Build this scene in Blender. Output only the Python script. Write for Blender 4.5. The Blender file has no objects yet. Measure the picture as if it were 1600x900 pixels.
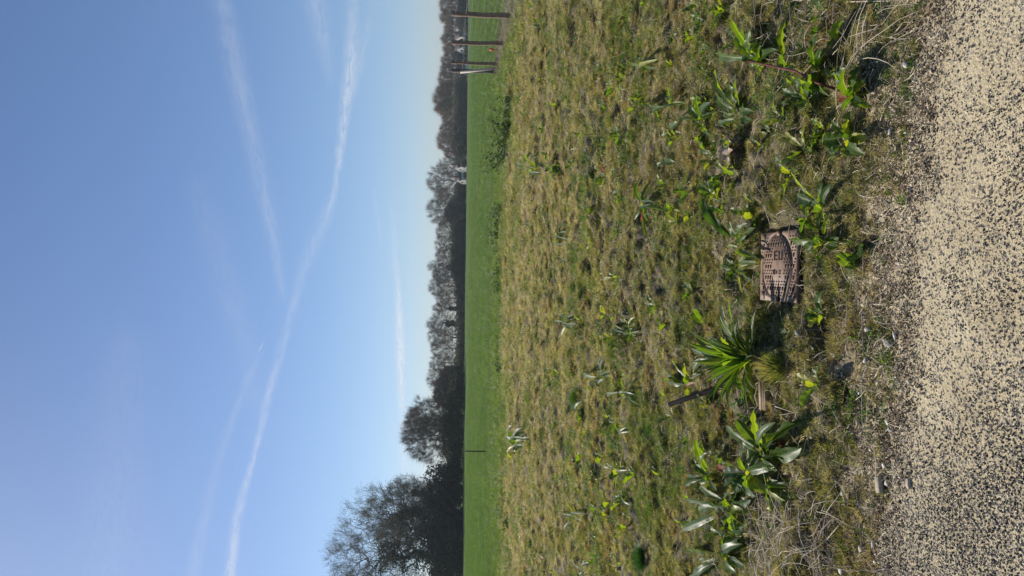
import bpy, math, random
import numpy as np
from mathutils import Vector, Matrix, Euler

SC = bpy.context.scene
COL = SC.collection
rad = math.radians
# ------------------------------------------------------------------ camera
EYE = 1.5
FPX, PITCH, ROLL = 1110.0, 4.33, 0.5
cd = bpy.data.cameras.new('camera'); cam = bpy.data.objects.new('camera', cd); COL.objects.link(cam)
cd.sensor_width = 36; cd.lens = FPX / 1600 * 36; cd.clip_start = 0.05; cd.clip_end = 400000
MROT = Matrix.Rotation(rad(90 - PITCH), 3, 'X') @ Matrix.Rotation(rad(-90 + ROLL), 3, 'Z')
cam.matrix_world = Matrix.Translation((0, 0, EYE)) @ MROT.to_4x4()
SC.camera = cam
# ------------------------------------------------------------------ sky, sun, exposure
SUN_EL, SUN_AZ = 40.0, -38.0          # azimuth from +Y, negative = left
w = bpy.data.worlds.new("World"); SC.world = w; w.use_nodes = True
nt = w.node_tree; nt.nodes.clear()
wo = nt.nodes.new('ShaderNodeOutputWorld'); bg = nt.nodes.new('ShaderNodeBackground')
sky = nt.nodes.new('ShaderNodeTexSky'); sky.sky_type = 'NISHITA'; sky.sun_disc = False
sky.sun_elevation = rad(SUN_EL); sky.sun_rotation = rad(SUN_AZ)
sky.altitude = 50; sky.air_density = 1.0; sky.dust_density = 0.45; sky.ozone_density = 1.6
bg.inputs['Strength'].default_value = 0.070
# clear spring air: cooler towards the horizon, the same all the way round
tcw = nt.nodes.new('ShaderNodeTexCoord'); sxw = nt.nodes.new('ShaderNodeSeparateXYZ'); nt.links.new(tcw.outputs['Generated'], sxw.inputs[0])
rw_ = nt.nodes.new('ShaderNodeValToRGB'); nt.links.new(sxw.outputs[2], rw_.inputs[0])
rw_.color_ramp.elements[0].position = 0.0; rw_.color_ramp.elements[0].color = (.80, .93, 1.28, 1)
e_ = rw_.color_ramp.elements.new(.14); e_.color = (.82, .95, 1.17, 1)
e_ = rw_.color_ramp.elements[-1]; e_.position = .45; e_.color = (.85, .98, 1.19, 1)
mw_ = nt.nodes.new('ShaderNodeMix'); mw_.data_type = 'RGBA'; mw_.blend_type = 'MULTIPLY'; mw_.inputs[0].default_value = 1
nt.links.new(sky.outputs[0], mw_.inputs[6]); nt.links.new(rw_.outputs[0], mw_.inputs[7])
nt.links.new(mw_.outputs[2], bg.inputs[0]); nt.links.new(bg.outputs[0], wo.inputs[0])
sd = bpy.data.lights.new('sun', 'SUN'); sd.energy = 5.0; sd.angle = rad(0.55); sd.color = (1.0, 0.94, 0.84)
sun = bpy.data.objects.new('sun', sd); COL.objects.link(sun)
sdir = Vector((math.sin(rad(SUN_AZ)) * math.cos(rad(SUN_EL)), math.cos(rad(SUN_AZ)) * math.cos(rad(SUN_EL)), math.sin(rad(SUN_EL))))
sun.rotation_euler = sdir.to_track_quat('Z', 'Y').to_euler(); sun.location = (0, 0, 50)
vs = SC.view_settings; vs.view_transform = 'Standard'; vs.look = 'None'; vs.exposure = 0.27; vs.gamma = 1.0
vs.use_curve_mapping = False
SC.cycles.transparent_max_bounces = 16; SC.cycles.max_bounces = 6

rng = np.random.default_rng(7); random.seed(7)

# ------------------------------------------------------------------ helpers
def raydir(px, py):
    return MROT @ Vector(((px - 800) / FPX, (450 - py) / FPX, -1))
def PZ(px, py, z=0.0):
    d = raydir(px, py); t = (z - EYE) / d.z
    return Vector((d.x * t, d.y * t, z))
def tag(o, label=None, cat=None, group=None, kind=None):
    if label: o['label'] = label
    if cat: o['category'] = cat
    if group: o['group'] = group
    if kind: o['kind'] = kind
    return o
def empty(name, loc=(0, 0, 0), rz=0.0):
    o = bpy.data.objects.new(name, None); COL.objects.link(o); o.location = loc; o.rotation_euler = (0, 0, rz)
    o.empty_display_size = 0.1
    return o
def mesh_np(name, V, F, mat=None, smooth=False):
    """V (n,3), F list of arrays (k,4) or (k,3)"""
    me = bpy.data.meshes.new(name)
    if not isinstance(F, (list, tuple)): F = [F]
    F = [np.asarray(a, dtype=np.int32) for a in F if len(a)]
    V = np.asarray(V, dtype=np.float32)
    me.vertices.add(len(V)); me.vertices.foreach_set('co', V.ravel())
    nl = sum(a.size for a in F); nf = sum(len(a) for a in F)
    me.loops.add(nl); me.loops.foreach_set('vertex_index', np.concatenate([a.ravel() for a in F]))
    starts = []; s = 0
    for a in F:
        k = a.shape[1]; starts.append(np.arange(len(a)) * k + s); s += a.size
    me.polygons.add(nf); me.polygons.foreach_set('loop_start', np.concatenate(starts).astype(np.int32))
    if smooth: me.polygons.foreach_set('use_smooth', np.ones(nf, dtype=bool))
    me.update(calc_edges=True); me.validate()
    if mat: me.materials.append(mat)
    return me
def link(name, me, parent=None, loc=None):
    o = bpy.data.objects.new(name, me); COL.objects.link(o)
    if parent: o.parent = parent
    if loc is not None: o.location = loc
    return o
class MB:
    def __init__(s): s.V = []; s.Q = []; s.T = []; s.n = 0
    def add(s, V, Q=None, T=None):
        V = np.asarray(V, dtype=float)
        s.V.append(V)
        if Q is not None and len(Q): s.Q.append(np.asarray(Q) + s.n)
        if T is not None and len(T): s.T.append(np.asarray(T) + s.n)
        s.n += len(V); return s
    def box(s, c, d, rot=None):
        a = np.array([[x, y, z] for x in (-.5, .5) for y in (-.5, .5) for z in (-.5, .5)]) * np.array(d)
        if rot is not None: a = a @ np.array(rot.to_3x3()).T
        return s.add(a + np.array(c), [[0, 1, 3, 2], [4, 6, 7, 5], [0, 4, 5, 1], [2, 3, 7, 6], [0, 2, 6, 4], [1, 5, 7, 3]])
    def tube(s, pts, rs, n=8, cap=True, jit=0.0):
        pts = [Vector(p) for p in pts]
        if not hasattr(rs, '__len__'): rs = [rs] * len(pts)
        V = []; up = Vector((0.13, 0.21, 0.97))
        for i, p in enumerate(pts):
            t = (pts[min(i + 1, len(pts) - 1)] - pts[max(i - 1, 0)]).normalized()
            if abs(t.dot(up)) > .93: up = Vector((1, 0.1, 0))
            a = t.cross(up).normalized(); b = t.cross(a)
            for k in range(n):
                th = 2 * math.pi * k / n
                r = rs[i] * (1 + jit * (random.random() - .5))
                V.append(p + (a * math.cos(th) + b * math.sin(th)) * r)
        Q = [[i * n + k, i * n + (k + 1) % n, (i + 1) * n + (k + 1) % n, (i + 1) * n + k] for i in range(len(pts) - 1) for k in range(n)]
        T = []
        if cap:
            V += [pts[0], pts[-1]]; m = len(pts) * n
            T = [[m, (k + 1) % n, k] for k in range(n)] + [[m + 1, (len(pts) - 1) * n + k, (len(pts) - 1) * n + (k + 1) % n] for k in range(n)]
        return s.add([tuple(v) for v in V], Q, T)
    def mesh(s, name, mat=None, smooth=False):
        return mesh_np(name, np.concatenate(s.V), [np.concatenate(x) for x in (s.Q, s.T) if x], mat, smooth)
    def build(s, name, mat=None, parent=None, smooth=False, loc=None):
        return link(name, s.mesh(name, mat, smooth), parent, loc)

def vnoise(x, y, seed=0):
    xi = np.floor(x).astype(np.int64); yi = np.floor(y).astype(np.int64)
    fx = x - xi; fy = y - yi; fx = fx * fx * (3 - 2 * fx); fy = fy * fy * (3 - 2 * fy)
    def h(a, b):
        n = (a * 374761393 + b * 668265263 + seed * 1442695041) & 0xffffffff
        n = ((n ^ (n >> 13)) * 1274126177) & 0xffffffff
        return ((n ^ (n >> 16)) & 0xffff) / 65535.0
    return (h(xi, yi) * (1 - fx) + h(xi + 1, yi) * fx) * (1 - fy) + (h(xi, yi + 1) * (1 - fx) + h(xi + 1, yi + 1) * fx) * fy
def worley(x, y, cell, seed=0):
    """domes with creases: 1 at cell centres, 0 at the borders"""
    X = np.asarray(x, dtype=float) / cell; Y = np.asarray(y, dtype=float) / cell
    X, Y = np.broadcast_arrays(X, Y); xi = np.floor(X).astype(np.int64); yi = np.floor(Y).astype(np.int64)
    d1 = np.full(X.shape, 9.0); d2 = np.full(X.shape, 9.0)
    for i in (-1, 0, 1):
        for j in (-1, 0, 1):
            a, b = xi + i, yi + j
            n = (a * 73856093 + b * 19349663 + seed * 83492791) & 0xffffffff; n = ((n ^ (n >> 13)) * 1274126177) & 0xffffffff; n = n ^ (n >> 16)
            px = a + (n & 1023) / 1023.; py = b + ((n >> 10) & 1023) / 1023.
            d = np.hypot(X - px, Y - py); d2 = np.minimum(d2, np.maximum(d, d1)); d1 = np.minimum(d1, d)
    return np.clip((d2 - d1) * 1.6, 0, 1) ** .5
def sstep(a, b, x):
    t = np.clip((x - a) / (b - a), 0, 1); return t * t * (3 - 2 * t)

# path edge (world), from left to right
PE = [PZ(*q) for q in ((1378, 900), (1390, 760), (1398, 600), (1404, 450), (1412, 300), (1428, 150), (1452, 0))]
PEX = np.array([p.x for p in PE]); PEY = np.array([p.y for p in PE])
def path_edge(x):
    x = np.asarray(x, dtype=float)
    base = np.interp(x, PEX, PEY)
    base = base + np.where(x < PEX[0], (x - PEX[0]) * 0.02, 0) + np.where(x > PEX[-1], (x - PEX[-1]) * -0.14, 0)
    return base + (vnoise(x * 6, x * 0 + 3, 5) - .5) * .05
def zfar(x, y):
    az = x / np.maximum(y, 1.0); t = 0.5 - 1.233 * az
    D = np.interp(t, [-.1, .1, .5, .8, 1.0, 1.2], [420, 400, 260, 150, 140, 140])
    ze = np.interp(t, [-.1, .1, .5, .8, 1.0, 1.2], [-2.9, -2.75, -.96, .3, .24, .24])
    return ze * np.clip((y - 40) / (D - 40), 0, 1.0) ** 1.2
def hground(x, y):
    x = np.asarray(x, dtype=float); y = np.asarray(y, dtype=float)
    e = y - path_edge(x)
    amp = sstep(0.0, 0.6, e)
    fade = 1 - sstep(25, 34, y)
    g = (vnoise(x * 2.2, y * 2.2, 1) - .5) * .08 + (vnoise(x * 5.5, y * 6.5, 2) - .45) * .095 * (1 + .3 * sstep(5, 9, y)) + (vnoise(x * 13, y * 15, 3) - .5) * .045 + (vnoise(x * .5, y * .5, 4) - .5) * .12
    xw = x + (vnoise(x * 9, y * 9, 12) - .5) * .05; yw = y + (vnoise(x * 9 + 5, y * 9, 13) - .5) * .05
    g = g * .75 + (worley(xw, yw * 1.15, .12, 1) - .6) * .045 * (1 - sstep(6, 9, y)) * sstep(.45, .6, vnoise(x * 1.7, y * 1.7, 15) + .2) + (worley(xw, yw * 1.2, .30, 2) - .6) * .085 * sstep(4, 8, y)
    big = (vnoise(x * .9 + 7, y * 1.3, 9) - .5) * .10 * sstep(5, 12, y)
    dx = np.abs(x - .11) ; dy = np.abs(y - 3.18)
    cov = 1 - sstep(0.18, 0.30, np.maximum(dx, dy))
    nearside = sstep(.17, .19, 3.18 - y) * (1 - sstep(.22, .27, 3.18 - y)) * (1 - sstep(.17, .22, dx))
    g = (g + big) * amp * fade
    g = g * (1 - cov) + (-.012) * cov - .025 * nearside
    return g - .004 + 0.01 * amp + zfar(x, y)
def G(px, py, dz=0.0):
    p = PZ(px, py)
    for _ in range(4):
        z = float(hground(p.x, p.y)); p = PZ(px, py, z)
    p.z = z + dz; return p

# ------------------------------------------------------------------ materials
def new_mat(name):
    m = bpy.data.materials.new(name); m.use_nodes = True; t = m.node_tree
    return m, t, t.nodes, t.links, t.nodes['Principled BSDF']
def noise_node(N, L, scale, detail=3, rough=.55, vec=None, dist=0):
    n = N.new('ShaderNodeTexNoise'); n.inputs['Scale'].default_value = scale; n.inputs['Detail'].default_value = detail
    n.inputs['Roughness'].default_value = rough; n.inputs['Distortion'].default_value = dist
    if vec: L.new(vec, n.inputs['Vector'])
    return n
def ramp(N, L, src, stops):
    r = N.new('ShaderNodeValToRGB'); L.new(src, r.inputs[0]); e = r.color_ramp.elements
    while len(e) < len(stops): e.new(.5)
    for i, (p, c) in enumerate(stops):
        e[i].position = p; e[i].color = tuple(c) + (1,) if len(c) == 3 else c
    return r
def mathn(N, L, op, a, b=None, c=None, clamp=False):
    n = N.new('ShaderNodeMath'); n.operation = op; n.use_clamp = clamp
    for i, v in enumerate((a, b, c)):
        if v is None: continue
        if hasattr(v, 'is_output'): L.new(v, n.inputs[i])
        else: n.inputs[i].default_value = v
    return n.outputs[0]
def mixc(N, L, fac, a, b, mode='MIX'):
    n = N.new('ShaderNodeMix'); n.data_type = 'RGBA'; n.blend_type = mode
    for sock, v in ((n.inputs[0], fac), (n.inputs[6], a), (n.inputs[7], b)):
        if hasattr(v, 'is_output'): L.new(v, sock)
        else: sock.default_value = v if not hasattr(v, '__len__') else tuple(v) + ((1,) if len(v) == 3 else ())
    return n.outputs[2]
def translucent(m, t, N, L, p, col, fac, tcol=None):
    tr = N.new('ShaderNodeBsdfTranslucent'); mx = N.new('ShaderNodeMixShader'); mx.inputs[0].default_value = fac
    if tcol is not None:
        g = mixc(N, L, 1.0, col, tcol, 'MULTIPLY'); L.new(g, tr.inputs[0])
    else: L.new(col, tr.inputs[0])
    L.new(p.outputs[0], mx.inputs[1]); L.new(tr.outputs[0], mx.inputs[2])
    out = [n for n in N if n.type == 'OUTPUT_MATERIAL'][0]; L.new(mx.outputs[0], out.inputs[0])
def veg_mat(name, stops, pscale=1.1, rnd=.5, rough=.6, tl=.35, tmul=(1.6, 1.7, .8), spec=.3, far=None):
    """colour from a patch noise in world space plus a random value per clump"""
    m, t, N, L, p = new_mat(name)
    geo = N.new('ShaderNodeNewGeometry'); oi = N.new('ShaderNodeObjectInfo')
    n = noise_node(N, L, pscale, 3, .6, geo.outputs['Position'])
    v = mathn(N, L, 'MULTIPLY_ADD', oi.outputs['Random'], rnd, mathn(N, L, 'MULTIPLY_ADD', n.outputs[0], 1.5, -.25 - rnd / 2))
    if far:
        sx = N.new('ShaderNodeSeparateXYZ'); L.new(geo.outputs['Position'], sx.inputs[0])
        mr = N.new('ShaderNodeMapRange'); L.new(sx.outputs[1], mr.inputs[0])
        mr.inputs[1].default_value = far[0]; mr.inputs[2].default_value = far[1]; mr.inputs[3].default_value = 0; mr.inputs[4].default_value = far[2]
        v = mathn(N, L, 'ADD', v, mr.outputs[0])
    r = ramp(N, L, v, stops)
    L.new(r.outputs[0], p.inputs['Base Color']); p.inputs['Roughness'].default_value = rough
    p.inputs['Specular IOR Level'].default_value = spec
    if tl: translucent(m, t, N, L, p, r.outputs[0], tl, tmul)
    return m
def simple_mat(name, a, b, scale=8, rough=.8, bump=0.0, spec=.3, obj=True, dist=0, metal=0):
    m, t, N, L, p = new_mat(name)
    tc = N.new('ShaderNodeTexCoord')
    n = noise_node(N, L, scale, 5, .6, tc.outputs['Object'], dist)
    r = ramp(N, L, n.outputs[0], [(.3, a), (.7, b)])
    L.new(r.outputs[0], p.inputs['Base Color']); p.inputs['Roughness'].default_value = rough
    p.inputs['Specular IOR Level'].default_value = spec; p.inputs['Metallic'].default_value = metal
    if bump:
        bn = N.new('ShaderNodeBump'); bn.inputs['Strength'].default_value = bump; bn.inputs['Distance'].default_value = .01
        L.new(n.outputs[0], bn.inputs['Height']); L.new(bn.outputs[0], p.inputs['Normal'])
    return m

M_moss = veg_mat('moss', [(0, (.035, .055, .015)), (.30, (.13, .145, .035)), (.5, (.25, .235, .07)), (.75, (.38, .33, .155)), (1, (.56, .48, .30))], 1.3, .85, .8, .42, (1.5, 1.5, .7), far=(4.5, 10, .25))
M_straw = veg_mat('straw', [(0, (.30, .23, .12)), (.5, (.50, .42, .25)), (1, (.72, .64, .45))], 2.0, .9, .55, .35, (1.3, 1.2, .9))
M_grass = veg_mat('grass_blades', [(0, (.045, .10, .02)), (.4, (.09, .15, .03)), (.7, (.18, .22, .06)), (1, (.33, .31, .13))], 1.0, .7, .5, .4, (1.7, 1.8, .7), .4)
M_herb = veg_mat('small_herbs', [(0, (.03, .08, .02)), (.5, (.07, .13, .03)), (1, (.14, .2, .05))], 2.0, .7, .45, .4, (1.8, 1.9, .6), .5)
M_crop = veg_mat('crop_blades', [(0, (.06, .11, .03)), (.5, (.10, .16, .048)), (1, (.17, .215, .08))], .35, .5, .5, .45, (1.6, 1.7, .7), .4)
M_verge = veg_mat('verge_blades', [(0, (.06, .13, .03)), (.5, (.14, .2, .05)), (1, (.26, .28, .1))], .6, .7, .5, .4, (1.6, 1.7, .7), .4)
M_litter = veg_mat('litter', [(0, (.10, .07, .04)), (.4, (.26, .19, .12)), (.75, (.46, .37, .25)), (1, (.66, .58, .44))], 5.0, 1.1, .75, 0)
M_weed = veg_mat('weed_leaves', [(0, (.025, .055, .018)), (.5, (.05, .085, .03)), (1, (.10, .14, .05))], 5.0, .3, .7, .25, (1.6, 1.8, .6), .5)

def thatch(m, scale, lo, hi, colr):
    t = m.node_tree; N, L = t.nodes, t.links; r = [n for n in N if n.type == 'VALTORGB'][0]
    geo = N.new('ShaderNodeNewGeometry'); n = noise_node(N, L, scale, 4, .65, geo.outputs['Position'])
    mr = N.new('ShaderNodeMapRange'); L.new(n.outputs[0], mr.inputs[0]); mr.inputs[1].default_value = lo; mr.inputs[2].default_value = hi; mr.inputs[4].default_value = .8
    outs = [l.to_socket for l in r.outputs[0].links]; c = mixc(N, L, mr.outputs[0], r.outputs[0], colr)
    for o_ in outs: L.new(c, o_)
thatch(M_moss, 2.6, .52, .62, (.30, .21, .125)); thatch(M_grass, 2.1, .55, .65, (.34, .27, .15))
def leaf_mat(name, stops, rough=.36, spec=.6, tmul=(2.0, 2.1, .5), tl=.42):
    m, t, N, L, p = new_mat(name)
    tc = N.new('ShaderNodeTexCoord'); uv = N.new('ShaderNodeUVMap'); uv.uv_map = 'leaf'
    oi = N.new('ShaderNodeObjectInfo')
    n = noise_node(N, L, 28, 4, .6, tc.outputs['Object'])
    v = mathn(N, L, 'MULTIPLY_ADD', oi.outputs['Random'], .5, mathn(N, L, 'MULTIPLY_ADD', n.outputs[0], .9, -.2))
    r = ramp(N, L, v, stops)
    sx = N.new('ShaderNodeSeparateXYZ'); L.new(uv.outputs[0], sx.inputs[0])
    # veins from leaf coordinates: midrib and slanting side veins
    ax = mathn(N, L, 'ABSOLUTE', sx.outputs[0])
    mid = mathn(N, L, 'LESS_THAN', ax, .07)
    sv = mathn(N, L, 'FRACT', mathn(N, L, 'MULTIPLY_ADD', sx.outputs[1], 11, mathn(N, L, 'MULTIPLY', ax, -2.2)))
    sv = mathn(N, L, 'LESS_THAN', sv, .13)
    vein = mathn(N, L, 'MAXIMUM', mid, mathn(N, L, 'MULTIPLY', sv, .45))
    c = mixc(N, L, mathn(N, L, 'MULTIPLY', vein, .5), r.outputs[0], (.28, .33, .14))
    n2 = noise_node(N, L, 60, 2, .5, tc.outputs['Object'])
    spots = mathn(N, L, 'MULTIPLY', mathn(N, L, 'GREATER_THAN', n2.outputs[0], .70), .5)
    c = mixc(N, L, spots, c, (.16, .08, .03))
    L.new(c, p.inputs['Base Color']); p.inputs['Roughness'].default_value = rough; p.inputs['Specular IOR Level'].default_value = spec
    bn = N.new('ShaderNodeBump'); bn.inputs['Strength'].default_value = .5; bn.inputs['Distance'].default_value = .002
    h = mathn(N, L, 'SUBTRACT', n.outputs[0], vein); L.new(h, bn.inputs['Height']); L.new(bn.outputs[0], p.inputs['Normal'])
    translucent(m, t, N, L, p, c, tl, tmul)
    return m
M_dock = leaf_mat('dock_leaf', [(0, (.03, .07, .014)), (.45, (.06, .115, .02)), (.8, (.10, .15, .025)), (1, (.16, .19, .04))], .42, .45, (3.4, 3.0, .5), .5)
M_dockdk = leaf_mat('dark_leaf', [(0, (.018, .05, .012)), (.5, (.035, .08, .015)), (1, (.07, .12, .02))], .5, .3, (2.6, 2.6, .5), .45)
M_red = leaf_mat('red_leaf', [(0, (.12, .02, .015)), (.5, (.25, .06, .04)), (1, (.35, .14, .08))], .5, .4, (1.6, .7, .4))
M_yel = leaf_mat('yellow_leaf', [(0, (.12, .16, .02)), (.5, (.22, .25, .03)), (1, (.4, .34, .05))], .45)
M_dryleaf = leaf_mat('dry_oak_leaf', [(0, (.3, .19, .13)), (.5, (.48, .34, .26)), (1, (.62, .48, .4))], .6, .3, (1.1, .9, .7), .2)
M_stem = simple_mat('red_stem', (.08, .015, .015), (.17, .045, .035), 30, .4)
M_gstem = simple_mat('green_stem', (.10, .14, .04), (.2, .2, .08), 30, .45)
M_dry = simple_mat('dry_stem', (.38, .3, .2), (.6, .52, .4), 20, .6)
M_bark = simple_mat('bark', (.035, .030, .024), (.085, .072, .058), 3, .9, .6)
M_twig = simple_mat('twigs', (.13, .095, .06), (.24, .175, .11), .6, .9)
M_twigb = simple_mat('brown_twigs', (.21, .135, .075), (.34, .23, .135), .6, .9)
M_twigc = simple_mat('osier_twigs', (.14, .11, .08), (.24, .19, .14), .6, .9)
M_bud = veg_mat('spring_buds', [(0, (.08, .09, .03)), (1, (.22, .2, .08))], .3, .3, .7, .3)
M_ivy = veg_mat('ivy', [(0, (.012, .025, .010)), (1, (.035, .06, .02))], .6, .4, .5, .2)
M_ever = veg_mat('hedge_leaves', [(0, (.028, .032, .018)), (1, (.085, .08, .045))], .25, .4, .7, .2)

# ------------------------------------------------------------------ ground sheets
def grid_sheet(name, ys, halfw, nx, zf, mat, smooth=True):
    U = np.linspace(-1, 1, nx); Y = np.asarray(ys)
    X = U[None, :] * halfw(Y)[:, None]; YY = np.repeat(Y[:, None], nx, 1)
    Z = zf(X, YY)
    V = np.stack([X, YY, Z], -1).reshape(-1, 3)
    i = np.arange(len(Y) - 1)[:, None] * nx + np.arange(nx - 1)[None, :]; i = i.ravel()
    F = np.stack([i, i + 1, i + nx + 1, i + nx], 1)
    return link(name, mesh_np(name, V, F, mat, smooth))
def soil_mat():
    m, t, N, L, p = new_mat('meadow_soil')
    geo = N.new('ShaderNodeNewGeometry')
    n = noise_node(N, L, 3.5, 6, .65, geo.outputs['Position']); n2 = noise_node(N, L, 60, 4, .6, geo.outputs['Position'])
    v = mathn(N, L, 'MULTIPLY_ADD', n2.outputs[0], .5, mathn(N, L, 'MULTIPLY', n.outputs[0], .6))
    r = ramp(N, L, v, [(.3, (.028, .022, .014)), (.5, (.075, .062, .03)), (.62, (.15, .12, .065)), (.8, (.28, .22, .14))])
    at = N.new('ShaderNodeAttribute'); at.attribute_name = 'edge'
    sf = mathn(N, L, 'MULTIPLY_ADD', n.outputs[0], 1.1, mathn(N, L, 'MULTIPLY_ADD', at.outputs['Fac'], -2.0, .10)); sf = mathn(N, L, 'MULTIPLY', sf, 3.0, clamp=True)
    vo = N.new('ShaderNodeTexVoronoi'); vo.inputs['Scale'].default_value = 95; L.new(geo.outputs['Position'], vo.inputs['Vector'])
    sd_ = ramp(N, L, vo.outputs['Distance'], [(.12, (.06, .055, .05)), (.35, (.34, .28, .18)), (.7, (.56, .47, .31))])
    cc = mixc(N, L, sf, r.outputs[0], sd_.outputs[0])
    L.new(cc, p.inputs['Base Color']); p.inputs['Roughness'].default_value = .95
    bn = N.new('ShaderNodeBump'); bn.inputs['Distance'].default_value = .012; bn.inputs['Strength'].default_value = .8
    L.new(n2.outputs[0], bn.inputs['Height']); L.new(bn.outputs[0], p.inputs['Normal'])
    return m
ysn = [1.9]
while ysn[-1] < 36: ysn.append(ysn[-1] + max(.014, .0052 * ysn[-1] ** 1.12))
MB_soil = soil_mat()
def fence_x(y): return np.interp(y, [10, 14.7, 18.84, 22.3, 26.5, 28.2, 40], [6.1, 6.7, 7.24, 7.69, 8.35, 8.6, 10.0])
def crop_in(x, y):
    """signed metres inside the crop"""
    ed = np.interp(x, [-14, -9.3, 0, 4, 6.5, 16], [22.6, 23.0, 24.4, 23.6, 22.6, 22.6]) + (vnoise(np.asarray(x) * 1.2, np.asarray(y) * .3, 44) - .5) * 1.6
    return np.maximum(y - ed, (x - fence_x(y) - .25) * 2.0)
def zmeadow(x, y):
    e = y - path_edge(x)
    return np.where(e > -.06, hground(x, y) - .004 * 0, -.05)
g = grid_sheet('meadow_ground', ysn, lambda Y: .62 * Y + 2.6, 600, zmeadow, MB_soil); tag(g, kind='structure')
co_ = np.zeros(len(g.data.vertices) * 3, dtype=np.float32); g.data.vertices.foreach_get('co', co_); co_ = co_.reshape(-1, 3)
a_ = g.data.attributes.new('edge', 'FLOAT', 'POINT'); a_.data.foreach_set('value', (co_[:, 1] - path_edge(co_[:, 0])).astype(np.float32))
def crop_mat():
    m, t, N, L, p = new_mat('crop_ground')
    geo = N.new('ShaderNodeNewGeometry'); sx = N.new('ShaderNodeSeparateXYZ'); L.new(geo.outputs['Position'], sx.inputs[0])
    n = noise_node(N, L, .12, 4, .6, geo.outputs['Position']); n2 = noise_node(N, L, 2.5, 4, .7, geo.outputs['Position'])
    mp = N.new('ShaderNodeMapping'); mp.inputs['Scale'].default_value = (1.2, .03, 1); mp.inputs['Rotation'].default_value = (0, 0, rad(12))
    L.new(geo.outputs['Position'], mp.inputs[0]); n3 = noise_node(N, L, 1.0, 2, .5, mp.outputs[0])
    v = mathn(N, L, 'ADD', mathn(N, L, 'MULTIPLY', n.outputs[0], .4), mathn(N, L, 'ADD', mathn(N, L, 'MULTIPLY', n2.outputs[0], .3), mathn(N, L, 'MULTIPLY', n3.outputs[0], .3)))
    r = ramp(N, L, v, [(.36, (.054, .094, .027)), (.5, (.075, .122, .036)), (.64, (.105, .15, .048))])
    L.new(r.outputs[0], p.inputs['Base Color']); p.inputs['Roughness'].default_value = 1.0; p.inputs['Specular IOR Level'].default_value = 0.02
    bn = N.new('ShaderNodeBump'); bn.inputs['Distance'].default_value = .15; bn.inputs['Strength'].default_value = .6
    L.new(n2.outputs[0], bn.inputs['Height']); L.new(bn.outputs[0], p.inputs['Normal'])
    return m
M_cropg = crop_mat()
ysf = [33.5]
while ysf[-1] < 1200: ysf.append(ysf[-1] * 1.03 + .2)
g = grid_sheet('crop_field', ysf, lambda Y: 1.2 * Y + 40, 90, lambda x, y: zfar(x, y) + .012, M_cropg); tag(g, kind='structure')

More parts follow.
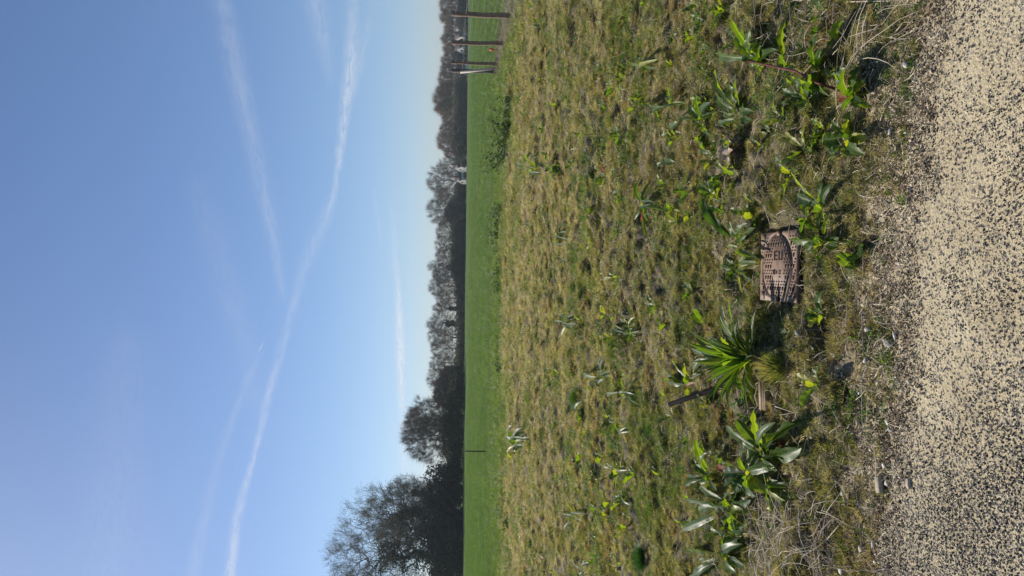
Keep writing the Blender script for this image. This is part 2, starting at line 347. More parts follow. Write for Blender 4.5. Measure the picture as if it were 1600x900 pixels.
def path_mat():
    m, t, N, L, p = new_mat('gritty_path')
    geo = N.new('ShaderNodeNewGeometry'); sx = N.new('ShaderNodeSeparateXYZ'); L.new(geo.outputs['Position'], sx.inputs[0])
    pos = geo.outputs['Position']
    wob = noise_node(N, L, 90, 2, .5, pos)
    vadd = N.new('ShaderNodeVectorMath'); vadd.operation = 'MULTIPLY_ADD'; L.new(wob.outputs[1], vadd.inputs[0]); vadd.inputs[1].default_value = (.012,) * 3; L.new(pos, vadd.inputs[2])
    vo = N.new('ShaderNodeTexVoronoi'); vo.inputs['Scale'].default_value = 108; L.new(vadd.outputs[0], vo.inputs['Vector'])
    sep = N.new('ShaderNodeSeparateColor'); L.new(vo.outputs['Color'], sep.inputs[0])
    big = noise_node(N, L, 5, 3, .6, pos); mid = noise_node(N, L, 22, 3, .6, pos)
    # more chips bared towards the left corner
    mr = N.new('ShaderNodeMapRange'); L.new(mathn(N, L, 'MULTIPLY_ADD', sx.outputs[1], .9, sx.outputs[0]), mr.inputs[0])
    mr.inputs[1].default_value = 1.6; mr.inputs[2].default_value = .95; mr.inputs[3].default_value = 0; mr.inputs[4].default_value = .85
    thr = mathn(N, L, 'ADD', mathn(N, L, 'MULTIPLY', big.outputs[0], .6), mathn(N, L, 'ADD', mathn(N, L, 'MULTIPLY_ADD', mid.outputs[0], .9, -.36), mr.outputs[0]))
    chip = mathn(N, L, 'LESS_THAN', sep.outputs[0], thr)
    core = mathn(N, L, 'LESS_THAN', vo.outputs['Distance'], .52)
    chip = mathn(N, L, 'MULTIPLY', chip, core)
    fine = noise_node(N, L, 400, 3, .6, pos)
    sand = ramp(N, L, fine.outputs[0], [(.3, (.36, .29, .17)), (.7, (.62, .53, .35))])
    chc = ramp(N, L, sep.outputs[1], [(0, (.02, .019, .02)), (.45, (.06, .056, .055)), (.75, (.17, .155, .135)), (1, (.34, .30, .24))])
    v2 = N.new('ShaderNodeTexVoronoi'); v2.inputs['Scale'].default_value = 62; L.new(vadd.outputs[0], v2.inputs['Vector']); sp2 = N.new('ShaderNodeSeparateColor'); L.new(v2.outputs['Color'], sp2.inputs[0])
    bigc = mathn(N, L, 'MULTIPLY', mathn(N, L, 'GREATER_THAN', sp2.outputs[0], .88), mathn(N, L, 'LESS_THAN', v2.outputs['Distance'], .42))
    c = mixc(N, L, chip, sand.outputs[0], chc.outputs[0])
    bcc = ramp(N, L, sp2.outputs[1], [(0, (.05, .045, .045)), (.5, (.22, .18, .13)), (1, (.45, .38, .28))]); c = mixc(N, L, bigc, c, bcc.outputs[0])
    dirt = noise_node(N, L, 2.3, 5, .7, pos); dm = ramp(N, L, dirt.outputs[0], [(.38, (.80, .77, .72)), (.6, (1, 1, 1))]); c = mixc(N, L, 1.0, c, dm.outputs[0], 'MULTIPLY')
    L.new(c, p.inputs['Base Color']); p.inputs['Roughness'].default_value = .85
    h = mathn(N, L, 'ADD', mathn(N, L, 'MULTIPLY', mathn(N, L, 'SUBTRACT', .6, vo.outputs['Distance']), mathn(N, L, 'MULTIPLY_ADD', chip, -1.2, .6)), mathn(N, L, 'MULTIPLY', fine.outputs[0], .4))
    bn = N.new('ShaderNodeBump'); bn.inputs['Distance'].default_value = .006; bn.inputs['Strength'].default_value = .9
    L.new(h, bn.inputs['Height']); L.new(bn.outputs[0], p.inputs['Normal'])
    return m
M_path = path_mat()
# the path: a strip along its edge
nx, ny = 300, 110
xs = np.linspace(-5, 5.5, nx); V = []
ed = path_edge(xs)
T = np.linspace(0, 1, ny)
X = np.repeat(xs[None, :], ny, 0); Y = ed[None, :] + .09 - T[:, None] ** 1.0 * 3.6
Z = .004 + (vnoise(X * 3, Y * 3, 21) - .5) * .012 + (vnoise(X * 11, Y * 11, 22) - .5) * .006 - .03 * sstep(-.02, .09, Y - ed[None, :])
i = (np.arange(ny - 1)[:, None] * nx + np.arange(nx - 1)[None, :]).ravel()
g = link('path', mesh_np('path', np.stack([X, Y, Z], -1).reshape(-1, 3), np.stack([i, i + nx, i + nx + 1, i + 1], 1), M_path, True)); tag(g, kind='structure')

# ------------------------------------------------------------------ scattered ground cover (geometry nodes, one object per kind)
def blade_mesh(name, n, mat, spread, lmin, lmax, wid, lean, curl=.5, seed=0, segs=2, flat=False, zup=.0):
    r = np.random.default_rng(seed)
    V = []; F = []
    for k in range(n):
        a = r.uniform(0, 2 * math.pi); rr = spread * math.sqrt(r.uniform(0, 1))
        b = np.array([rr * math.cos(a), rr * math.sin(a), zup * r.uniform(0, 1)])
        d = r.uniform(0, 2 * math.pi) if flat else a + r.normal(0, .7)
        el = r.uniform(*lean); Ln = r.uniform(lmin, lmax)
        h = np.array([math.cos(d), math.sin(d), 0.]); s = np.array([-math.sin(d), math.cos(d), 0.])
        s = s * math.cos(.6) + np.array([0, 0, math.sin(.6) * r.choice([-1, 1])])
        p = b.copy(); e = el; n0 = len(V)
        for j in range(segs + 1):
            w = wid * (1 - .85 * j / segs) * .5
            V += [p - s * w, p + s * w]
            e -= curl * r.uniform(.3, 1.2) / segs
            dd = d + r.normal(0, .25); h = np.array([math.cos(dd), math.sin(dd), 0.])
            p = p + (h * math.cos(e) + np.array([0, 0, math.sin(e)])) * Ln / segs
        for j in range(segs): F.append([n0 + 2 * j, n0 + 2 * j + 1, n0 + 2 * j + 3, n0 + 2 * j + 2])
    return mesh_np(name, V, np.array(F), mat)
def leaflet_mesh(name, n, mat, spread, size, h, seed=0, asp=.6):
    r = np.random.default_rng(seed); V = []; F = []
    for k in range(n):
        c = np.array([r.normal(0, spread), r.normal(0, spread), r.uniform(0, h)])
        a = r.normal(0, 1, 3); a[2] *= .6; a /= np.linalg.norm(a); b = np.cross(a, r.normal(0, 1, 3)); b /= np.linalg.norm(b)
        s = size * r.uniform(.5, 1.2); n0 = len(V)
        V += [c - a * s * .5, c - b * s * asp * .45 + a * s * .05, c + a * s * .5, c + b * s * asp * .45 + a * s * .05]; F.append([n0, n0 + 1, n0 + 2, n0 + 3])
    return mesh_np(name, V, np.array(F), mat)
def scatter(name, pts, rot, scl, idx, meshes, label, cat):
    src = bpy.data.collections.new(name + '_sources')
    for k, me in enumerate(meshes):
        o = bpy.data.objects.new('%s_source_%02d' % (name, k), me); src.objects.link(o)
    me = bpy.data.meshes.new(name); me.vertices.add(len(pts)); me.vertices.foreach_set('co', np.asarray(pts, dtype=np.float32).ravel())
    a = me.attributes.new('rot', 'FLOAT_VECTOR', 'POINT'); a.data.foreach_set('vector', np.asarray(rot, dtype=np.float32).ravel())
    a = me.attributes.new('scl', 'FLOAT', 'POINT'); a.data.foreach_set('value', np.asarray(scl, dtype=np.float32))
    a = me.attributes.new('pick', 'INT', 'POINT'); a.data.foreach_set('value', np.asarray(idx, dtype=np.int32))
    o = link(name, me)
    ng = bpy.data.node_groups.new(name, 'GeometryNodeTree')
    ng.interface.new_socket('Geometry', in_out='INPUT', socket_type='NodeSocketGeometry'); ng.interface.new_socket('Geometry', in_out='OUTPUT', socket_type='NodeSocketGeometry')
    N, L = ng.nodes, ng.links
    gi = N.new('NodeGroupInput'); go = N.new('NodeGroupOutput'); ip = N.new('GeometryNodeInstanceOnPoints')
    ci = N.new('GeometryNodeCollectionInfo'); ci.inputs['Collection'].default_value = src; ci.inputs['Separate Children'].default_value = True; ci.inputs['Reset Children'].default_value = True
    def na(nm, ty):
        x = N.new('GeometryNodeInputNamedAttribute'); x.data_type = ty; x.inputs[0].default_value = nm; return x.outputs[0]
    L.new(gi.outputs[0], ip.inputs['Points']); L.new(ci.outputs[0], ip.inputs['Instance']); ip.inputs['Pick Instance'].default_value = True
    L.new(na('pick', 'INT'), ip.inputs['Instance Index']); L.new(na('rot', 'FLOAT_VECTOR'), ip.inputs['Rotation']); L.new(na('scl', 'FLOAT'), ip.inputs['Scale'])
    L.new(ip.outputs[0], go.inputs[0])
    md = o.modifiers.new('scatter', 'NODES'); md.node_group = ng
    tag(o, label, cat, kind='stuff'); return o
def wedge_pts(n, y0, y1, hw, pw=1.0):
    """random ground points between distances y0 and y1"""
    y = np.sqrt(rng.uniform(0, 1, n) * (y1 ** 2 - y0 ** 2) + y0 ** 2); x = rng.uniform(-1, 1, n) * hw(y); return x, y
def rots(n, tilt=.25):
    return np.stack([rng.normal(0, tilt, n), rng.normal(0, tilt, n), rng.uniform(0, 2 * math.pi, n)], 1)
def on_cover(x, y, m=0.0):
    return (np.abs(x - .112) < .164 + m) & (np.abs(y - 3.18) < .19 + m)

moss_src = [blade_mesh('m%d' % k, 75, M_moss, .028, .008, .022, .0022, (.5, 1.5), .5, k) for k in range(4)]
strw_src = [blade_mesh('s%d' % k, 22, M_straw, .035, .02, .06, .0021, (-.05, .7), .9, 10 + k, 3, True, .012) for k in range(4)]
gras_src = [blade_mesh('g%d' % k, 22, M_grass, .015, .03, .075, .0028, (.7, 1.5), 1.1, 20 + k, 3) for k in range(4)]
herb_src = [leaflet_mesh('h%d' % k, 26, M_herb, .018, .012, .02, 30 + k) for k in range(3)]
covers = {'moss_carpet': [], 'dry_straw': [], 'meadow_grass': [], 'small_herbs': []}
HW = lambda y: .46 * y + 1.3
for (y0, y1, n, sc) in ((2.15, 6, 85000, .9), (6, 14, 125000, 1.5), (14, 27.5, 110000, 2.7)):
    x, y = wedge_pts(n, y0, y1, HW)
    e = y - path_edge(x); keep = (e > .0) & (rng.uniform(0, 1, n) < (sstep(-.02, .3, e) * .45 + .55) * (.35 + .65 * sstep(.28, .42, vnoise(x * 7, y * 8, 37))) * (.3 + .7 * sstep(.30, .42, vnoise(x * 1.3, y * 1.8, 38) * .6 + vnoise(x * 4.5, y * 5, 39) * .4)) * (.25 + .75 * sstep(.25, .55, worley(x, y * 1.15, .12 if y0 < 6 else .30, 1 if y0 < 6 else 2)))) & ~on_cover(x, y, .012) & ~((np.abs(x - .112) < .17) & (np.abs(y - 2.955) < .055) & (rng.uniform(0, 1, n) < .8)) & (crop_in(x, y) < .9)
    x, y = x[keep], y[keep]; e = y - path_edge(x)
    z = hground(x, y)
    gp = vnoise(x * .8, y * 1.1, 31) * .6 + vnoise(x * 3, y * 3, 32) * .4           # green patches
    sp = vnoise(x * 1.1, y * 1.5, 33) * .5 + vnoise(x * 4, y * 4, 34) * .5
    gp = gp + .10 * sstep(20, 25, y) + .05 * sstep(1.5, 6, x) * sstep(8, 14, y) - .06 * sstep(7, 10, y) * (1 - sstep(18, 22, y))
    u = rng.uniform(0, 1, len(x))
    wm = .62 + 0 * x; ws = .08 + .26 * sstep(.4, .7, sp) + .16 * sstep(6, 12, y); wg = .05 + .5 * sstep(.54, .70, gp); wh = .02 + .35 * sstep(.58, .72, vnoise(x * 2.2, y * 2.2, 36))
    # thin belt of leaf litter beside the path
    near = 1 - sstep(.0, .35, e); wm = wm * (1 - .1 * near); wg = wg * (1 - .8 * near); ws = ws * (1 - .4 * near)
    S = wm + ws + wg + wh; c1 = wm / S; c2 = c1 + ws / S; c3 = c2 + wg / S
    bare = (rng.uniform(0, 1, len(x)) < near * .2)
    s = sc * rng.uniform(.6, 1.45, len(x))
    for nm, mk, ss in (('moss_carpet', u < c1, 1.), ('dry_straw', (u >= c1) & (u < c2), 1.), ('meadow_grass', (u >= c2) & (u < c3), .9 if sc < 3 else .75), ('small_herbs', u >= c3, 1.)):
        mk = mk & ~bare
        covers[nm].append((x[mk], y[mk], z[mk], s[mk] * ss))
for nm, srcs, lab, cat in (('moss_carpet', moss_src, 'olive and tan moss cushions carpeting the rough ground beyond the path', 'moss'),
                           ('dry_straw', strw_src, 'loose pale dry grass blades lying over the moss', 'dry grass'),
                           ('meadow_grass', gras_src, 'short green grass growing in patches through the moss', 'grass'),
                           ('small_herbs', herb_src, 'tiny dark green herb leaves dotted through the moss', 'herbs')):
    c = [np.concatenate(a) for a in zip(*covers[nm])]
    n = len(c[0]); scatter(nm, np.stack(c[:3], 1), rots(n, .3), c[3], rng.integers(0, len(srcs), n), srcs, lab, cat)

# green crop and verge beyond the moss
crop_src = [blade_mesh('c%d' % k, 30, M_crop, .10, .06, .16, .008, (.8, 1.5), .8, 40 + k, 2) for k in range(4)]
verg_src = [blade_mesh('v%d' % k, 30, M_verge, .10, .05, .17, .008, (.6, 1.5), 1.0, 50 + k, 2) for k in range(4)]
x, y = wedge_pts(130000, 14, 105, lambda y: .44 * y + 2)
k = (rng.uniform(0, 1, len(x)) > sstep(60, 105, y)) & (crop_in(x, y) > 4 * (vnoise(x * .8, y * .8, 61) - .3) * (x < fence_x(y))); x, y = x[k], y[k]
scatter('young_crop', np.stack([x, y, hground(x, y) + .0], 1), rots(len(x), .15), rng.uniform(.7, 1.4, len(x)) * (1 + .012 * np.maximum(0, y - 24)), rng.integers(0, 4, len(x)), crop_src, 'even bright green young cereal crop covering the flat field', 'crop')
x, y = wedge_pts(22000, 17, 34, HW)
ci = crop_in(x, y); k = (np.abs(ci - 1.0) < 1.8 + 3.2 * vnoise(x, y, 62)) & ~((x > fence_x(y)) & (ci > 1)); x, y = x[k], y[k]
scatter('field_margin_grass', np.stack([x, y, hground(x, y)], 1), rots(len(x), .3), rng.uniform(.7, 1.7, len(x)), rng.integers(0, 4, len(x)), verg_src, 'uneven taller grass along the margin between moss and crop', 'grass')

# litter, twiglets and grit along the path edge
lit_src = [blade_mesh('l%d' % k, 9, M_litter, .03, .01, .045, .0028, (-.1, .35), .3, 60 + k, 2, True, .008) for k in range(4)] + [leaflet_mesh('lf%d' % k, 10, M_litter, .018, .012, .008, 66 + k, .9) for k in range(3)]
n = 6500; x, _ = rng.uniform(-3.4, 3.4, n), 0; e = rng.gamma(1.8, .16, n) - .14; y = path_edge(x) + e
k = ~on_cover(x, y); x, y, e = x[k], y[k], e[k]
z = np.where(e < .0, .006, hground(x, y) + .004)
scatter('plant_litter', np.stack([x, y, z], 1), rots(len(x), .15), rng.uniform(.5, 1.2, len(x)), rng.integers(0, 7, len(x)), lit_src, 'brown litter of broken stems and leaf bits along the path edge', 'plant litter')
def rock_np(seed, sx=1, sy=1, sz=.7, sub=1, rough=.25):
    import bmesh
    bm = bmesh.new(); bmesh.ops.create_icosphere(bm, subdivisions=sub, radius=.5)
    r = random.Random(seed)
    for v in bm.verts:
        v.co *= 1 + rough * (r.random() - .5) * 2
        v.co.x = max(-.42, min(.42, v.co.x)) * sx; v.co.y = max(-.42, min(.40, v.co.y)) * sy; v.co.z = max(-.4, min(.36, v.co.z)) * sz
    V = np.array([v.co[:] for v in bm.verts]); T = np.array([[v.index for v in f.verts] for f in bm.faces]); bm.free()
    return V, T
def grit_mat():
    m, t, N, L, p = new_mat('grit')
    oi = N.new('ShaderNodeObjectInfo')
    r = ramp(N, L, oi.outputs['Random'], [(0, (.022, .021, .022)), (.3, (.05, .047, .045)), (.5, (.16, .14, .11)), (.65, (.44, .37, .25)), (1, (.64, .56, .40))])
    L.new(r.outputs[0], p.inputs['Base Color']); p.inputs['Roughness'].default_value = .8; return m
M_grit = grit_mat()
grit_src = [mesh_np('r%d' % k, *rock_np(k, 1, .8, .55, 1, .3), M_grit) for k in range(6)]
n = 110000; x = rng.uniform(-2.6, 2.6, n); e = -rng.uniform(-.24, 1.0, n); y = path_edge(x) + e
gd = vnoise(x * 6, y * 6, 71) * .6 + vnoise(x * 18, y * 18, 72) * .4
corner = 1.4 * np.clip((1.6 - (x + .9 * y)) / .6, 0, 1)
k = (rng.uniform(0, 1, n) < .12 + .45 * sstep(.4, .65, gd) + .6 * corner + .25 * (e > -.12) - .5 * sstep(0, .24, e)); x, y, e = x[k], y[k], e[k]
scatter('loose_grit', np.stack([x, y, .005 + (vnoise(x * 3, y * 3, 21) - .5) * .012 + .001 + np.where(e > 0, hground(x, y) + .001 - .005, 0)], 1), rots(len(x), .5), rng.uniform(.003, .0088, len(x)), rng.integers(0, 6, len(x)), grit_src, 'dark and cream stone grit bedded in the sandy path', 'grit')

# ------------------------------------------------------------------ leaves and dock plants
def leaf_mesh(B, Tp, width, arch=.3, roll=0.0, fold=.35, wave=.13, petiole=.22, shape='dock', mat=None, seed=0, nu=11, nv=7):
    """a leaf from base point B to tip Tp; coordinates relative to B"""
    r = random.Random(seed)
    T = Vector(Tp) - Vector(B); Ln = T.length
    up = Vector((0, 0, 1)); side = T.cross(up)
    if side.length < 1e-4: side = Vector((1, 0, 0))
    side.normalize(); nrm = side.cross(T).normalized()
    side = (side * math.cos(roll) + nrm * math.sin(roll)).normalized()
    C = T * .5 + Vector((0, 0, 1)) * arch * Ln + side * r.uniform(-.08, .08) * Ln
    V = []; UV = []
    ph = r.uniform(0, 6); fq = r.uniform(14, 22)
    for i in range(nu):
        s = i / (nu - 1); t = petiole + (1 - petiole) * s
        p = C * (2 * t * (1 - t)) + T * t * t
        tg = (C * (2 - 4 * t) + T * 2 * t).normalized(); sd = (side - tg * side.dot(tg)).normalized(); nn = sd.cross(tg)
        if shape == 'dock': wv = 1.12 * (s + .02) ** .42 * max(0, 1 - s ** 2.6) ** .62
        elif shape == 'narrow': wv = math.sin(math.pi * s ** .8) ** .9 * (1 if s < 1 else 0)
        elif shape == 'oak': wv = math.sin(math.pi * min(1, s ** .8)) * (.55 + .45 * abs(math.sin(s * 12)))
        else: wv = math.sin(math.pi * s ** .7)
        wv = max(wv, .02) * width * (.62 if shape == 'dock' else .5)
        for j in range(nv):
            v = j / (nv - 1) * 2 - 1
            q = p + sd * (v * wv * math.cos(fold)) + nn * (abs(v) * wv * math.sin(fold))
            q += nn * (wave * wv * math.sin(fq * s + ph + (1.7 if v > 0 else 0)) * abs(v) ** 1.5 * 2)
            q += nn * wv * .12 * r.uniform(-1, 1) * abs(v)
            V.append(q[:]); UV.append((v, s))
    Q = [[i * nv + j, i * nv + j + 1, (i + 1) * nv + j + 1, (i + 1) * nv + j] for i in range(nu - 1) for j in range(nv - 1)]
    n0 = len(V)
    # petiole: flattened three sided tube
    m = 5; pr = max(.0016, width * .035)
    for i in range(m + 1):
        t = petiole * 1.05 * i / m; p = C * (2 * t * (1 - t)) + T * t * t; tg = (C * (2 - 4 * t) + T * 2 * t).normalized()
        sd = (side - tg * side.dot(tg)).normalized(); nn = sd.cross(tg)
        for kk in range(3):
            th = 2 * math.pi * kk / 3; V.append((p + sd * math.cos(th) * pr + nn * math.sin(th) * pr)[:]); UV.append((0, 0))
    for i in range(m):
        for kk in range(3): Q.append([n0 + i * 3 + kk, n0 + i * 3 + (kk + 1) % 3, n0 + (i + 1) * 3 + (kk + 1) % 3, n0 + (i + 1) * 3 + kk])
    me = mesh_np('leaf', V, np.array(Q), mat or M_dock, True)
    uvl = me.uv_layers.new(name='leaf'); li = np.zeros(len(me.loops), dtype=np.int32); me.loops.foreach_get('vertex_index', li)
    uvl.data.foreach_set('uv', np.array(UV, dtype=np.float32)[li].ravel())
    return me
SEED = [100]
def add_leaf(root, bpos, tip, width, **kw):
    SEED[0] += 1
    me = leaf_mesh(bpos, tip, width, seed=SEED[0], **kw)
    o = link('leaf', me, root); o.location = Vector(bpos) - root.location; return o
def px2m(px, py): 
    d = G(px, py); return (d - Vector((0, 0, EYE))).length / FPX * .97
def plant(name, label, cat, base, leaves, group=None, mat=None, **kw):
    """leaves: (tip px, tip py, tip height m, width m[, options])"""
    b = G(*base, dz=-.004); root = empty(name, b); tag(root, label, cat, group)
    leaves = list(leaves)
    if len(leaves) >= 4:
        w_ = sum(l[3] for l in leaves) / len(leaves); rr_ = random.Random(int(base[0] * 7 + base[1])); sc_ = max(1, (b.y / 3.4))
        for k in range(13 if len(leaves) > 6 else 6):
            a_ = rr_.uniform(0, 6.28); l_ = rr_.uniform(14, 44) / sc_ ** .6; leaves.append((base[0] + math.cos(a_) * l_ * .7, base[1] + math.sin(a_) * l_, rr_.uniform(.01, .09), w_ * rr_.uniform(.5, .8), dict(roll=rr_.uniform(-1, 1), mat=rr_.choice([M_dock, M_dock, M_dock, M_yel, M_dockdk]))))
    for k, lf in enumerate(leaves):
        o = dict(kw); 
        if len(lf) > 4: o.update(lf[4])
        bb = o.pop('base', None); z = b.z + lf[2]
        tip = PZ(lf[0], lf[1], max(z, .01))
        st = G(*bb, dz=.0) if bb else b + Vector((random.uniform(-.01, .01), random.uniform(-.01, .01), 0))
        o.setdefault('roll', random.uniform(-.5, .5)); o.setdefault('arch', random.uniform(.12, .35)); o.setdefault('mat', mat or M_dock)
        add_leaf(root, st, tip, lf[3], **o)
    return root
def rosette(name, label, cat, base, n, Ln, wid, lift=(.3, 1.0), group=None, mat=None, seed=0, **kw):
    b = G(*base, dz=-.004); root = empty(name, b); tag(root, label, cat, group); r = random.Random(seed * 7 + 1)
    a0 = r.uniform(0, 6)
    for k in range(n):
        a = a0 + k * 2.399 + r.uniform(-.3, .3); el = r.uniform(*lift); l = Ln * r.uniform(.65, 1.15)
        tip = b + Vector((math.cos(a) * math.cos(el), math.sin(a) * math.cos(el), math.sin(el))) * l
        o = dict(kw); o.setdefault('roll', r.uniform(-.6, .6)); o.setdefault('arch', r.uniform(.1, .35)); mm = mat or M_dock
        if isinstance(mm, (list, tuple)): mm = r.choice(mm)
        o['mat'] = mm
        add_leaf(root, b, tip, wid * r.uniform(.7, 1.2), **o)
    return root
D = 'dock plant'
# --- big cluster left of the pipe
plant('dock_plant', 'large dock plant with two broad sunlit leaves nearest the path, beside the buried wood', D, (1200, 712),
      [(1178, 640, .10, .055, dict(roll=.9, arch=.15)), (1242, 662, .10, .085, dict(roll=1.0, arch=.2)), (1252, 700, .05, .07, dict(roll=-.6)), (1150, 655, .10, .055, dict(roll=-.9)), (1135, 665, .08, .05), (1232, 705, .06, .05, dict(roll=.8)), (1212, 660, .11, .04), (1160, 690, .09, .06, dict(roll=.2)), (1215, 735, .03, .05), (1190, 655, .04, .06, dict(mat=M_dockdk)), (1260, 655, .03, .05, dict(mat=M_dockdk))])
plant('dock_plant', 'dock plant with a long wavy light green leaf above a small red leaf', D, (1175, 738),
      [(1116, 712, .10, .045, dict(roll=1.0, wave=.2)), (1130, 738, .07, .06, dict(mat=M_dockdk)), (1122, 725, .03, .035, dict(mat=M_red)), (1165, 700, .12, .05), (1205, 722, .06, .045, dict(roll=.9)), (1150, 768, .07, .07, dict(mat=M_dockdk)), (1180, 776, .09, .07), (1196, 770, .07, .07, dict(roll=1.0)), (1130, 760, .09, .06, dict(mat=M_dockdk)), (1215, 728, .03, .05)])
plant('dock_plant', 'dock plant with pale shiny leaves hanging towards the path beside dry stems', D, (1205, 752),
      [(1240, 806, .01, .035, dict(roll=.4, wave=.25)), (1222, 790, .03, .06, dict(mat=M_dockdk)), (1230, 762, .06, .035, dict(roll=1.0)), (1250, 780, .02, .05, dict(mat=M_dockdk)), (1210, 805, .02, .05)])
plant('dock_plant', 'dock plant with one upright narrow leaf at the far side of the left cluster', D, (1115, 745),
      [(1087, 685, .14, .045, dict(roll=1.1)), (1082, 715, .09, .055, dict(mat=M_dockdk)), (1075, 745, .07, .035), (1105, 708, .12, .035), (1072, 760, .04, .03, dict(roll=.8))])
plant('dock_plant', 'spreading dock plant with large folded silvery leaves and bright lobes at the left cluster centre', D, (1152, 792),
      [(1095, 757, .09, .045), (1075, 775, .08, .05, dict(roll=.9)), (1110, 790, .09, .07, dict(roll=.8)), (1065, 828, .06, .055, dict(roll=.5, arch=.1)), (1130, 828, .06, .09, dict(mat=M_dockdk)), (1150, 836, .05, .07, dict(roll=-.7)), (1180, 798, .05, .11, dict(roll=.4, fold=.6)), (1172, 825, .04, .09, dict(fold=.7)), (1140, 770, .13, .05), (1092, 800, .05, .05), (1160, 760, .12, .07, dict(mat=M_dockdk))])
plant('dock_plant', 'dock plant with yellow-green upright leaves cut by the photo edge beside the left cluster', D, (1140, 868),
      [(1075, 857, .12, .06, dict(roll=1.0)), (1095, 882, .05, .05), (1133, 862, .10, .045, dict(roll=.9)), (1160, 850, .09, .05), (1090, 900, .06, .05), (1150, 895, .08, .05), (1078, 905, .06, .05), (1168, 885, .06, .05, dict(mat=M_dockdk))])
plant('dock_plant', 'dock plant with crossing bright leaves tucked below the silvery folded leaves', D, (1150, 838),
      [(1110, 822, .09, .05), (1165, 830, .08, .05, dict(roll=.9)), (1128, 850, .06, .045, dict(roll=.7)), (1165, 860, .03, .05)])
# --- the dark rosette and its neighbours
r0 = rosette('narrow_leaved_plant', 'dense dark green rosette of long narrow leaves behind the black pipe', 'plant', (1178, 560), 62, .30, .030, (.25, 1.3), mat=[M_dockdk, M_dock], seed=3, shape='narrow', petiole=.12, wave=.03)
plant('dock_plant', 'dock plant with pale glossy leaves leaning out left of the dark rosette', D, (1128, 560),
      [(1090, 535, .10, .05, dict(roll=-.8, fold=.6)), (1100, 558, .08, .05, dict(roll=.9)), (1092, 570, .05, .04), (1120, 530, .12, .05, dict(mat=M_dockdk)), (1080, 545, .08, .04, dict(mat=M_dockdk))])
plant('dock_plant', 'broad bright leaves fanned out just beyond the open end of the black pipe', D, (1085, 600),
      [(1037, 575, .08, .06, dict(roll=.7)), (1045, 592, .04, .065, dict(roll=.9)), (1070, 568, .10, .06, dict(mat=M_yel)), (1050, 560, .09, .04), (1075, 622, .05, .045, dict(roll=1.2, mat=M_yel)), (1098, 560, .06, .05)])
plant('dock_plant', 'single bright oval leaf standing above the rosette on a pale stalk', D, (1102, 512), [(1083, 484, .11, .06, dict(roll=1.1, arch=.08))])
plant('dock_plant', 'small bright upright leaf between black pipe and buried wood', D, (1165, 612), [(1150, 588, .14, .045, dict(roll=1.2, arch=.05)), (1160, 630, .06, .04, dict(mat=M_dockdk)), (1148, 640, .05, .05)])
# --- around the metal cover
plant('dock_plant', 'leaves with bright tips leaning in at the upper left of the cover from the moss', D, (1162, 385),
      [(1096, 310, .14, .062, dict(roll=-.7, arch=.15, wave=.3, fold=.5, mat=M_dockdk)), (1140, 345, .10, .05), (1152, 372, .04, .04), (1168, 349, .10, .05, dict(roll=.3, fold=.7)), (1180, 356, .07, .05, dict(roll=.2)), (1150, 398, .04, .035, dict(mat=M_yel))])
plant('dock_plant', 'low dark plant with one bright drooping leaf on the far side of the metal cover', D, (1158, 418),
      [(1128, 418, .06, .07, dict(roll=.6, mat=M_dockdk)), (1140, 442, .05, .06, dict(roll=1.0)), (1172, 436, .03, .03, dict(roll=.3)), (1166, 402, .05, .05, dict(mat=M_yel)), (1176, 414, .04, .04, dict(mat=M_yel)), (1135, 405, .07, .05)])
plant('dock_plant', 'long thin leaves and pale shield leaf above right of the cover, pointing away', D, (1290, 325),
      [(1236, 268, .13, .035, dict(roll=.5, arch=.12)), (1280, 302, .08, .035, dict(roll=.3)), (1245, 305, .07, .06, dict(mat=M_dockdk)), (1275, 318, .06, .06, dict(roll=.2, fold=.5)), (1284, 285, .04, .035), (1295, 300, .05, .03)])
plant('dock_plant', 'dock plant with pointed bright leaf beside the upper right corner of the cover', D, (1262, 342),
      [(1284, 358, .05, .055, dict(roll=.8, arch=.15)), (1240, 340, .06, .03), (1248, 345, .05, .03), (1265, 335, .07, .05, dict(roll=.2)), (1300, 362, .02, .04, dict(mat=M_dockdk))])
plant('dock_plant', 'curved yellow-green leaves touching the near right side of the cover', D, (1290, 378),
      [(1238, 377, .03, .05, dict(roll=.8, arch=.25)), (1262, 392, .03, .05, dict(roll=.6)), (1270, 375, .06, .04, dict(mat=M_dockdk)), (1310, 385, .02, .04, dict(mat=M_dockdk))])
plant('dock_plant', 'thin wavy bright leaf standing near the lower near corner of the cover', D, (1284, 410),
      [(1268, 443, .02, .035, dict(roll=.9)), (1281, 400, .07, .03, dict(roll=.8))])
plant('dock_plant', 'squarish two-tone leaf folded over near the path, right of the cover', D, (1338, 395),
      [(1318, 418, .05, .10, dict(roll=.9, petiole=.1)), (1328, 425, .02, .05), (1345, 402, .04, .09, dict(mat=M_dockdk, petiole=.1))])
plant('dock_plant', 'lone small bright leaf lying on bare litter near the path', D, (1355, 535), [(1323, 526, .03, .035, dict(roll=.8, arch=.1))])
plant('dock_plant', 'tiny bright leaf in the shaded litter above the cover', D, (1398, 300), [(1382, 300, .02, .02)])
